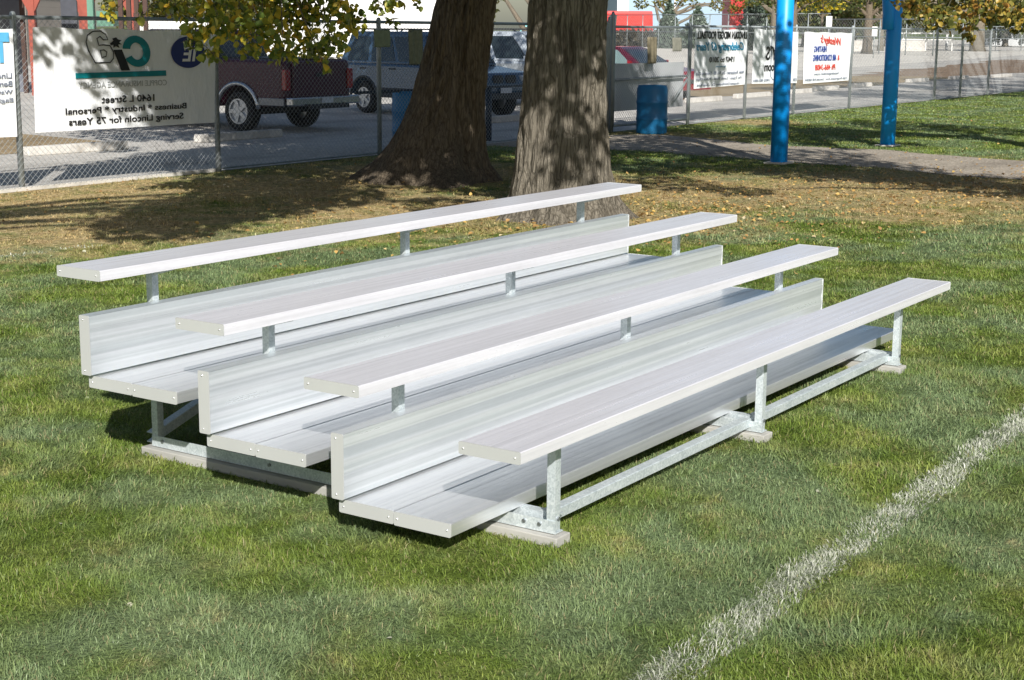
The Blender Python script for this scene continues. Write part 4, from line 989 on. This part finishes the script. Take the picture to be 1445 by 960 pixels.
def suv(x, y, rz, label, col, L_=4.65, h=1.84, clad=True, name='parked_suv', grille=True):
    """front at local y=0, rear at y=L"""
    car = empty(name, (x, y, 0), label, 'suv', 'suvs parked nose to the fence', rz)
    paint = mat('suv_paint', col, .25, .25, .06, 2, coat=.6)
    fa, ra = .9, L_ - .95
    prof = [(0.02, .55), (0, .78), (.12, .98), (1.25, 1.12), (L_ - .05, 1.14), (L_, .95), (L_, .5), (ra + .5, .42)] + arch(ra, .45, .42) [::-1] + [(2.5, .38)] + arch(fa, .45, .42)[::-1] + [(.3, .42)]
    # order above runs clockwise: rear arch then front arch
    loft('body', side_body(prof, 1.86, .10), paint, car, False, .06)
    base, top = (1.15, L_ - .03), (1.95, L_ - .32)
    greenhouse(car, base, top, 1.12, h, 1.8, 1.46, paint)
    side_windows(car, base, top, 1.12, h - .02, 1.81, 1.49, [(.10, .37), (.41, .66), (.70, .92)])
    end_window(car, base[0] - .02, top[0] - .02, 1.12, h, 1.8, 1.46, -1, 'windshield'); end_window(car, base[1] + .02, top[1] + .02, 1.12, h, 1.8, 1.46, 1, 'rear_window')
    dm = mat('dark_cladding', (.045, .05, .055), .6)
    for sg in (-1, 1):
        if clad: MB().box(sg * .925 - .02, sg * .925 + .02, fa + .45, ra - .45, .38, .60).build('side_cladding', dm, car, bevel=.01)
        for cy in (fa, ra):
            pts = [(sg * .92, cy - .47 * math.cos(a), .36 + .47 * math.sin(a)) for a in [R(4 + 172 * i / 16) for i in range(17)]]
            MB().tube(pts, .03, 6).build('wheel_arch_trim', dm, car, True); wheel(car, sg * .80, cy, .36, sg)
        MB().tube([(sg * .66, 2.1, h + .0), (sg * .66, 2.2, h + .05), (sg * .66, L_ - .5, h + .05), (sg * .66, L_ - .4, h)], .018, 8).build('roof_rail', M['trimdark'], car, True)
        for yy in (2.0, 3.05): MB().bar((sg * .935, yy + .55, 1.02), (sg * .935, yy + .75, 1.02), .03, .035).build('door_handle', M['trimdark'], car)
        MB().bar((sg * .92, 1.55, 1.16), (sg * 1.08, 1.52, 1.2), .1, .13).build('mirror', paint, car)
        MB().box(sg * .68 - .17, sg * .68 + .17, -.01, .12, .80, .93).build('headlight', M['lamp'], car, bevel=.03)
        MB().box(sg * .86 - .05, sg * .86 + .07, L_ - .12, L_ + .01, .8, 1.12).build('tail_lamp', M['tail'], car, bevel=.02)
        # twin grille openings
        if grille: MB().prism([(sg * .19 + a, b_) for a, b_ in ((-.12, .77), (.12, .77), (.15, .85), (.11, .94), (-.11, .94), (-.15, .85))], 'y', -.022, .05).build('grille', M['trimdark'], car, bevel=.01)
    MB().box(-.85, .85, -.045, .02, .42, .56).build('bumper', dm, car, bevel=.02)
    MB().box(-.16, .16, -.06, -.046, .56, .67).build('number_plate', M['plate'], car)
    return car
suv(23.4, 16.0, R(-12), 'silver-blue SUV with a twin grille behind the shaded trunk', (.07, .13, .21))
suv(28.93, 16.9, 0, 'white SUV with roof rails seen between the two big trunks', (.60, .66, .72), 4.8, 1.86, True, grille=False)

def sedan(x, y, rz):
    car = empty('parked_sedan', (x, y, 0), 'low red sedan with reflections coloured into roof and glass behind the gate panel', 'car', None, rz)
    paint = mat('red_paint', (.30, .008, .015), .22, .2, .06, 2, coat=.7)
    L_ = 4.7; prof = [(0.02, .4), (0, .6), (.2, .78), (1.3, .93), (L_ - .6, 1.0), (L_ - .05, .95), (L_, .5), (4.3, .35)] + arch(3.75, .40, .33)[::-1] + [(2.3, .28)] + arch(.95, .40, .33)[::-1] + [(.3, .3)]
    loft('body', side_body(prof, 1.78, .07), paint, car, False, .04)
    base, top = (1.25, 4.35), (2.15, 3.55)
    greenhouse(car, base, top, .92, 1.44, 1.68, 1.3, mat('reflection_roof', (.10, .012, .03), .2, .2, .05, 2, coat=.7))  # bluish reflection on the roof put into its own darker colour
    side_windows(car, base, top, .92, 1.42, 1.69, 1.33, [(.1, .45), (.5, .88)], glass_mat('pale_glass', (.18, .26, .26)))  # glare on the side windows put into a paler glass colour
    end_window(car, base[0] - .02, top[0] - .02, .92, 1.43, 1.66, 1.3, -1, 'windshield'); end_window(car, base[1] + .02, top[1] + .02, .92, 1.43, 1.66, 1.3, 1, 'rear_window')
    for sg in (-1, 1):
        for cy in (.95, 3.75): wheel(car, sg * .78, cy, .33, sg, .2)
        MB().box(sg * .66 - .16, sg * .66 + .16, -.01, .14, .58, .70).build('headlight', M['lamp'], car, bevel=.03)
        MB().bar((sg * .88, 1.6, .98), (sg * 1.02, 1.58, 1.02), .1, .1).build('mirror', paint, car)
    MB().box(-.82, .82, -.05, .02, .26, .44).build('bumper', paint, car, bevel=.03)
    MB().box(-.45, .45, -.055, -.049, .45, .56).build('grille', M['trimdark'], car)
    return car
sedan(35.0, 17.4, R(-4))

# ------------------------------------------------------------ things behind the lot
def far_tree(pos, label, h, tr, blobs, m, bark='farbark', leaf=.25, per=60, kind='deciduous_tree', forks=()):
    o = empty(kind, (*pos, 0), label, 'tree', 'trees beyond the lot')
    tp = MB(); tp.tube([(0, 0, -.1), (0, 0, .5), (.1 * tr, 0, h * .5), (0, 0, h)], [tr * 1.35, tr, tr * .85, tr * .6], 12)
    tp.build('trunk', M[bark], o, True)
    lm = limbs((0, 0, h * .7), blobs[:10], tr * .45, .1)
    for f_ in forks: lm.tube(f_[0], f_[1], 7)
    lm.build('limb', M[bark], o, True)
    crown(o, blobs, per, leaf, M[m])
    return o
def rb_(n, rad, z0, z1, r=(1, 1.8)): return canopy_blobs((0, 0), rad, z0, z1, n, r, .1)
rdir = Vector((rt.x, rt.y, 0)).normalized()
def side(d, z, r, y=0): return (rdir.x * d, rdir.y * d, z, r)
# forked bare-limbed tree in front of the pale building
far_tree((171.8, 91.97), 'tan-trunked tree forking in front of the big pale blue building', 5, .48,
         [side(-3.5, 5.2, 1.0), side(-1, 5.6, 1.1), side(1.5, 5.8, 1.0), side(6.2, 5.0, 1.0), side(8.2, 4.5, .8), side(9, 5.3, 1.2), side(0, 8, 2.5), side(-4, 8, 2.4), side(5, 8, 2.6), side(3.2, 5.4, .7)], 'leafolive', leaf=.28, per=110,
         forks=[([(0, 0, 2.2), (rdir.x * 2.5, rdir.y * 2.5, 3.4), (rdir.x * 4.6, rdir.y * 4.6, 5.4)], [.22, .17, .1]), ([(0, 0, 2.0), (-rdir.x * 1.2, -rdir.y * 1.2, 3.2), (-rdir.x * 1.8, -rdir.y * 1.8, 5.4)], [.28, .22, .14])])
def conifer(pos, h, r, label):
    o = empty('spruce_tree', (*pos, 0), label, 'tree', 'spruces beyond the lot')
    MB().tube([(0, 0, 0), (0, 0, h * .95)], [.2, .04], 8).build('trunk', M['farbark'], o, True)
    n = 5200; z = h * (1 - np.sqrt(rng.random(n)) * .97); tier = (np.sin(z / h * 46) * .12 + 1)
    rr = r * (1 - z / h) * tier * np.sqrt(rng.uniform(.25, 1.15, n)); a = rng.random(n) * 2 * np.pi
    P = np.stack([rr * np.cos(a), rr * np.sin(a), z - rr * .15], 1)
    V, F = leaves(P, .26, 0, .4); np_mesh('crown', V, F, M['needle'], o); return o
conifer((146.85, 74.96), 4.5, 2.5, 'broad blue-green spruce right of the forked tan tree')
conifer((145.4, 77.65), 5.2, 1.9, 'spruce standing just behind the forked tan tree')
conifer((140.4, 65.3), 6.8, 2.2, 'tall pale spruce beside the red building')
# dark deciduous trees
far_tree((132.0, 59.2), 'pale-trunked tree left of the near blue pole top', 5, .5, [side(-2.5, 5.0, 1.), side(2, 4.8, 1.1), side(0, 6, 1.5), side(-4.5, 5.6, 1.0), side(0, 8, 2.6)], 'leafolive', per=110, leaf=.28)
far_tree((114.6, 49.64), 'dark-trunked tree right behind the near blue pole', 4.5, .42, [side(-1, 4.2, 1.1), side(1.2, 4.2, 1.), side(-2.6, 4.6, .9), side(2.6, 4.6, .9), side(0, 6.5, 2.4)], 'leafdark', 'bark2', per=120, leaf=.25)
far_tree((134, 55.3), 'slender dark tree with a bright yellow crown', 4.5, .16, [side(-1.6, 4.4, .9), side(.2, 4.3, .9), side(1.5, 4.6, .9), side(-3, 4.9, .8), side(0, 6, 2.2), side(2.5, 5.2, .8)], 'leafyellow', 'bark2', per=150, leaf=.25)
far_tree((128, 48.4), 'dark green spreading tree right of the yellow one', 4.5, .45, [side(-1.4, 4.3, 1.), side(1.4, 4.4, 1.1), side(3.4, 4.9, 1.2), side(-3, 4.8, 1.0), side(0, 6.5, 2.4), side(4.6, 5.6, 1.2)], 'leafdark', 'bark2', per=120, leaf=.25,
         forks=[([(0, 0, 2.6), (rdir.x * 2.4, rdir.y * 2.4, 3.9), (rdir.x * 3.6, rdir.y * 3.6, 5.2)], [.2, .15, .08])])
far_tree((158, 48.0), 'thick stump-like trunk under low olive foliage at the far right', 5, .72, [side(-3.5, 4.4, 1.4), side(-1, 4.0, 1.3), side(2, 4.3, 1.4), side(4.6, 4.0, 1.4), side(7, 4.2, 1.4), side(-6.5, 4.6, 1.3), side(-9, 4.8, 1.2), side(0, 7, 2.8), side(5, 7, 2.6)], 'leafolive', per=110, leaf=.3)
far_tree((150, 55.5), 'grey-trunked tree between the far blue pole and the concrete barriers', 4.6, .3, [side(-2, 4.6, 1.2), side(1, 4.4, 1.2), side(3, 4.6, 1.2), side(-4.5, 4.9, 1.1), side(0, 7, 2.4)], 'leafolive', per=110, leaf=.28)
for i, (px_, py_, rr, h_) in enumerate(((176, 70, 6, 8), (178, 76, 6, 9), (196, 72, 7, 8), (205, 84, 7, 9), (215, 62, 7, 7))):
    far_tree((px_, py_), ['dark background tree left in the far row', 'dark background tree second in the far row', 'dark background tree third in the far row', 'dark background tree fourth in the far row', 'dark background tree right end of the far row'][i], 5, .4, [(0, 0, 4, 2.6)] + rb_(20, rr * .9, 2.2, h_, (2.0, 2.8)), 'leafdark', per=60, leaf=.42)
for i, (u_, v_) in enumerate(((96, 82), (100, 92), (106, 76), (90, 96), (78, 104), (112, 84))):
    far_tree((u_, v_), ['olive tree leftmost beyond the distant vans', 'olive tree second beyond the distant vans', 'olive tree right beyond the distant vans', 'olive tree behind the white building', 'olive tree far behind the pickup', 'olive tree behind the tree with pale bark'][i], 5, .35, [(0, 0, 3.5, 2.4)] + rb_(12, 5, 2.4, 8, (1.8, 2.6)), 'leafolive', per=60, leaf=.35)
# brown hedge
hp = []
for i in range(46):
    t_ = i / 45; a = Vector((151.1, 88.9, 0)).lerp(Vector((155.6, 79.6, 0)), t_); hp.append((a.x, a.y, .95 + .2 * math.sin(i), 1.15))
V, F = leaves(blob_points(hp, 90), .3, 0, 0); o = np_mesh('hedge', V, F, M['hedge']); tag(o, 'low brown clipped hedge along the far edge of the lot', 'hedge')

def building(name, label, cat, c, wd, dp, h, rz, wm, parts=()):
    o = empty(name, (*c, 0), label, cat, None, rz)
    MB().box(0, wd, 0, dp, 0, h).build('wall', wm, o)
    return o
def siding(name, col, pitch=3.0, rough=.6, axis=2):
    s = NT(name); v = s.coord((1, 1, 1)); wv = s.n('ShaderNodeTexWave', bands_direction='Z' if axis == 2 else 'X', wave_profile='SAW'); wv.inputs['Scale'].default_value = pitch; wv.inputs['Distortion'].default_value = 0
    s.l(v, wv.inputs['Vector']); c = s.ramp(wv.outputs['Fac'], [(0, [x * .72 for x in col]), (.12, col), (1, col)])
    s.l(s.mix(.3, c, s.ramp(s.noise(v, 1.2, 5), [(.3, [x * .85 for x in col]), (.7, col)])), s.b.inputs['Base Color']); s.b.inputs['Roughness'].default_value = rough
    s.bump(wv.outputs['Fac'], .4, .02); return s.m
ang = math.atan2(rdir.y, rdir.x)
# white sided building behind the lot
wb_ = empty('white_building', (54.6, 51.0, 0), 'bright white building with horizontal siding, left of the shaded trunk top', 'building', None, math.atan2(42.4 - 50.2, 61.7 - 55.6))
wl = MB().box(0, 10.2, 0, 8, 0, 4.6).build('wall', siding('white_siding', (.80, .80, .80), .55), wb_)
MB().prism([(-.3, 4.6), (10.5, 4.6), (10.5, 4.75), (-.3, 4.75)], 'y', -.4, 8.4).build('roof', mat('grey_roof', (.25, .25, .26), .8), wb_)
MB().box(-.06, .06, -.06, .02, 0, 4.55).build('corner_trim', M['concrete'], wb_)
MB().box(1.2, 2.3, -.03, .02, 0.1, 2.2).build('door', mat('door_grey', (.45, .46, .47), .5), wb_)
# low white fence wall left of it
o = MB().box(0, 7, 0, .2, 0, 2.2).build('white_wall', siding('white_boards', (.75, .75, .73), .5)); o.location = (43.5, 49.5, 0); o.rotation_euler = (0, 0, ang + .25); tag(o, 'low white boarded wall seen through the yellow leaves', 'wall')
# big building, shade on its white walls put into a pale blue colour
bb = empty('metal_building', (187.5, 108.5, 0), 'huge metal building, walls coloured pale blue for shade, with a white corner strip', 'building', None, ang)
MB().box(0, 15.6, 0, 30, 0, 9).build('wall', siding('shade_blue_metal', (.30, .42, .52), 1.2, .5, 0), bb)
MB().box(-.1, 1.5, -.25, -.02, 0, 9).build('corner_strip', mat('white_trim', (.85, .85, .85), .5), bb)
MB().box(15.0, 15.7, -.25, -.02, 0, 9).build('corner_strip', mat('white_trim2', (.85, .85, .85), .5), bb)
MB().box(7.9, 8.1, -.3, -.05, 0, 9).build('downpipe', mat('white_trim3', (.8, .8, .8), .5), bb)
MB().prism([(-.5, 9), (16, 9), (16, 9.4), (-.5, 9.4)], 'y', -.6, 30.5).build('roof', mat('roof_white', (.6, .6, .6), .6), bb)
rbd = empty('red_building', (178.5, 86.6, 0), 'red painted building right of the pale blue one, half hidden by the spruce', 'building', None, ang)
MB().box(0, 7.5, 0, 8, 0, 6.2).build('wall', siding('red_boards', (.45, .02, .02), 1.4), rbd)
MB().box(-.2, 7.7, -.3, 8.3, 6.2, 6.5).build('roof', mat('red_roof', (.2, .05, .05), .7), rbd)
MB().box(4.4, 5.2, -.04, .0, 2.2, 4.4).build('window', M['glass'], rbd)
# left backdrop house
lh = empty('stone_house', (40, 66, 0), 'pale stone house with dark windows behind the red-posted pavilion', 'building', None, ang)
MB().box(-16, 9, 0, 10, 0, 5.0).build('wall', siding('stone_wall', (.30, .27, .235), .9), lh)
MB().prism([(-16.5, 5), (9.5, 5), (7, 7.6), (-14, 7.6)], 'y', -.6, 10.6).build('roof', mat('shingle', (.15, .13, .12), .85), lh)
for xx in (-12, -7, -2, 3, 6.5):
    wf = MB().box(xx, xx + 1.5, -.06, -.003, 1.1, 2.7).build('window', mat('frame_green', (.2, .27, .23), .6), lh); MB().box(xx + .1, xx + 1.4, -.075, -.061, 1.2, 2.6).build('pane', M['glass'], wf)
# pavilion with red posts
pv = empty('picnic_pavilion', (24.0, 32.1, 0), 'open pavilion with red braced posts and a dark roof', 'pavilion', None, ang)
redp = mat('red_wood', (.27, .06, .038), .6, 0, .12, 6); grnp = mat('green_post', (.10, .22, .16), .6); drk = mat('dark_wood', (.06, .03, .022), .7)
for xx in (-8.8, -4.4, 0, 1.5):
    for yy in (0, 5):
        p_ = MB().box(xx - .085, xx + .085, yy - .085, yy + .085, 0, 3.2); p_.prism([(xx - .5, 3.0), (xx - .26, 2.62), (xx - .1, 2.3), (xx + .1, 2.3), (xx + .26, 2.62), (xx + .5, 3.0)], 'y', yy - .05, yy + .05); p_.build('post', redp, pv)
MB().box(1.68, 1.84, -.6, -.45, 0, 3.2).build('downpipe', grnp, pv)
MB().box(-10, 2.2, -.12, .12, 3.0, 3.25).build('beam', drk, pv)
MB().add([(-10.5, -1.2, 2.2), (-.5, -1.2, 2.62), (-.5, 2.5, 4.6), (-10.5, 2.5, 4.2), (-10.5, -1.2, 2.35), (-.5, -1.2, 2.77), (-.5, 2.5, 4.8), (-10.5, 2.5, 4.4)], [(0, 3, 2, 1), (4, 5, 6, 7), (0, 1, 5, 4), (1, 2, 6, 5), (2, 3, 7, 6), (3, 0, 4, 7)]).build('roof', drk, pv)
for xx in (-.75, -.42, 1.25, 2.05, 2.28, 2.5, 2.75): MB().box(xx - .06, xx + .06, 1.5, 1.62, 0, 3.2).build('slat', drk, pv)
MB().box(.16, .62, 2.2, 2.3, 0, 3.2).build('panel', mat('dark_panel', (.05, .055, .07), .6), pv)
MB().box(-1.6, -.95, 2.2, 2.3, 0, 3.2).build('panel', mat('grey_panel_2', (.12, .13, .16), .6), pv)
MB().box(.7, 1.2, 4.0, 5.0, 1.9, 2.35).build('bin', grnp, pv)
# background grass bush below pavilion right
hb = []
for i in range(12): hb.append((27.5 + i * .45, 30 - i * .4, 1.0 + .2 * math.sin(i * 2), .6))
V, F = leaves(blob_points(hb, 160), .14, 0, 0); tag(np_mesh('shrub', V, F, M['leafolive']), 'pale olive shrub above the teal-logo banner', 'shrub')

# distant vehicles
def small_car(x, y, rz, label, col, h=1.5, ln=4.5, box=False, cat='car', wd=1.8, glazed=True):
    o = empty('distant_vehicle', (x, y, 0), label, cat, None, rz)
    pm_ = mat('far_paint', col, .3, .2, .05, 2, coat=.5)
    prof = [(0, .35), (0, .8), (.8, .95), (ln - .1, .98), (ln, .4)] + arch(ln - .9, .38, .32)[::-1] + arch(.9, .38, .32)[::-1]
    loft('body', [[(x_, y_, z_) for y_, z_ in prof] for x_ in (-wd / 2, wd / 2)], pm_, o, False, .04)
    ba, to_ = ((.7, ln - .05), (1.1, ln - .15)) if box else ((1.0, ln - .5), (1.7, ln - 1.1))
    greenhouse(o, ba, to_, .95, h, wd - .1, wd - .3, pm_); side_windows(o, ba, to_, .95, h - .02, wd - .09, wd - .27, [(.08, .4), (.45, .88)] if glazed else [(.06, .22)])
    if glazed: end_window(o, ba[0] - .02, to_[0] - .02, .95, h, wd - .1, wd - .3, -1, 'windshield')
    for sg in (-1, 1):
        for cy in (.9, ln - .9):
            w_ = MB().tube([(sg * (wd / 2 - .2), cy, .33), (sg * (wd / 2), cy, .33)], .33, 20).build('wheel', M['tyre'], o, True)
        MB().box(sg * .62 - .14, sg * .62 + .14, -.015, .08, .62, .76).build('headlight', M['lamp'], o)
    return o
small_car(96.5, 63.2, R(-55), 'teal van parked beyond the lot, seen between the trunks', (.03, .20, .22), 2.3, 4.6, True, 'van', 2.1)
small_car(100.5, 74.0, R(-60), 'white van beside the teal one in the distance', (.6, .55, .5), 2.4, 4.4, True, 'van', 2.1)
rt_ = small_car(162.5, 97.0, ang + R(-80), 'small red truck beyond the hedge in the distance', (.55, .03, .025), 4.2, 7.0, True, 'truck', 2.5, False)
far_tree((70.7, 46.4), 'pale smooth-barked tree between the two big trunks beyond the lot', 4.5, .26, [side(-1.6, 4.6, .9), side(1.4, 4.6, 1.), side(0, 6, 1.6)], 'leafolive', per=120, leaf=.15, forks=[([(0, 0, 1.2), (-rdir.x * .7, -rdir.y * .7, 2.4), (-rdir.x * 1.5, -rdir.y * 1.5, 3.6)], [.2, .15, .1])])
# far fence
def plain_fence(p0, p1, n, h, label):
    o = empty('far_fence', (*p0, 0), label, 'fence', 'fences beyond the lot'); d = Vector((p1[0] - p0[0], p1[1] - p0[1], 0))
    for i in range(n + 1):
        q = d * (i / n); MB().tube([q, q + Vector((0, 0, h))], .05, 8).build('post', M['fence'], o, True)
    for z in (h, h * .5): MB().tube([Vector((0, 0, z)), d + Vector((0, 0, z))], .04, 6).build('rail', M['fence'], o, True)
    ln = d.length; V, F = wires(0, ln, .05, h, 0, .35, .006)
    a = math.atan2(d.y, d.x); c_, s_ = math.cos(a), math.sin(a); V = np.stack([V[:, 0] * c_ - V[:, 1] * s_, V[:, 0] * s_ + V[:, 1] * c_, V[:, 2]], 1)
    np_mesh('wire_mesh', V, F, M['wire'], o); return o
plain_fence((148, 90), (128, 52), 14, 3.5, 'tall distant fence in front of the pale blue building')
plain_fence((128, 52), (122, 38), 5, 3.0, 'tall distant fence behind the heating banner')
plain_fence((168, 52), (190, 30), 10, 2.6, 'distant fence behind the white benches at far right')
# concrete barriers
for (x, y, ln, lab) in ((145.0, 56.2, 3.4, 'pale concrete road barrier left of the far blue pole'), (151.4, 53.2, 3.6, 'pale concrete road barrier right of the far blue pole')):
    mb = MB().prism([(-.35, 0), (.35, 0), (.3, .2), (.12, .45), (.1, 1.05), (-.1, 1.05), (-.12, .45), (-.3, .2)], 'x', -ln / 2, ln / 2)
    o = mb.build('road_barrier', M['concrete'], None, bevel=.03); o.location = (x, y, 0.01); o.rotation_euler = (0, 0, ang); tag(o, lab, 'barrier', 'concrete road barriers')
# white benches behind them
ws = mat('white_bench', (.8, .8, .78), .5)
bn = empty('white_bench', (158, 53.5, 0), 'row of white bench planks behind the concrete barriers', 'bench', None, ang)
for z, y in ((1.1, 0), (1.75, .6)):
    MB().box(-2.6, 3.0, y, y + .3, z, z + .12).build('plank', ws, bn)
for xx in (-2.4, 0, 2.8): MB().box(xx - .06, xx + .06, .1, .2, 0, 1.7).build('leg', ws, bn)
wp = MB().tube([(0, 0, 0), (0, 0, 1.7)], .16, 12).build('white_bollard', ws, None, True); wp.location = (165, 53.6, 0); tag(wp, 'white bollard right of the white bench', 'bollard')
# small white signs
for x, y, z, lab in ((97.3, 39.35, 2.6, 'small white sign on the far fence above the heating banner'), (107.8, 40.06, 1.95, 'small white notice board beside the far blue pole')):
    o = empty('notice_sign', (x, y, 0), lab, 'sign', None, ang); MB().box(-.2, .2, -.03, 0, z - .35, z + .35).build('sign_board', ws, o); MB().tube([(0, .03, 0), (0, .03, z + .3)], .03, 8).build('post', M['fence'], o, True)
# pale far building band at right
o = empty('long_house', (235, 70, 0), 'long pale grey house far off at the right', 'building', None, ang)
MB().box(0, 42, 0, 10, 0, 4.2).build('wall', siding('grey_siding', (.5, .52, .53), .7), o); MB().prism([(-.5, 4.2), (42.5, 4.2), (40, 7), (2, 7)], 'y', -.6, 10.6).build('roof', mat('shingle2', (.30, .26, .22), .85), o)
for xx in (4, 10, 17, 24, 31, 37): MB().box(xx, xx + 1.8, -.05, 0, 1.2, 2.8).build('window', M['glass'], o)
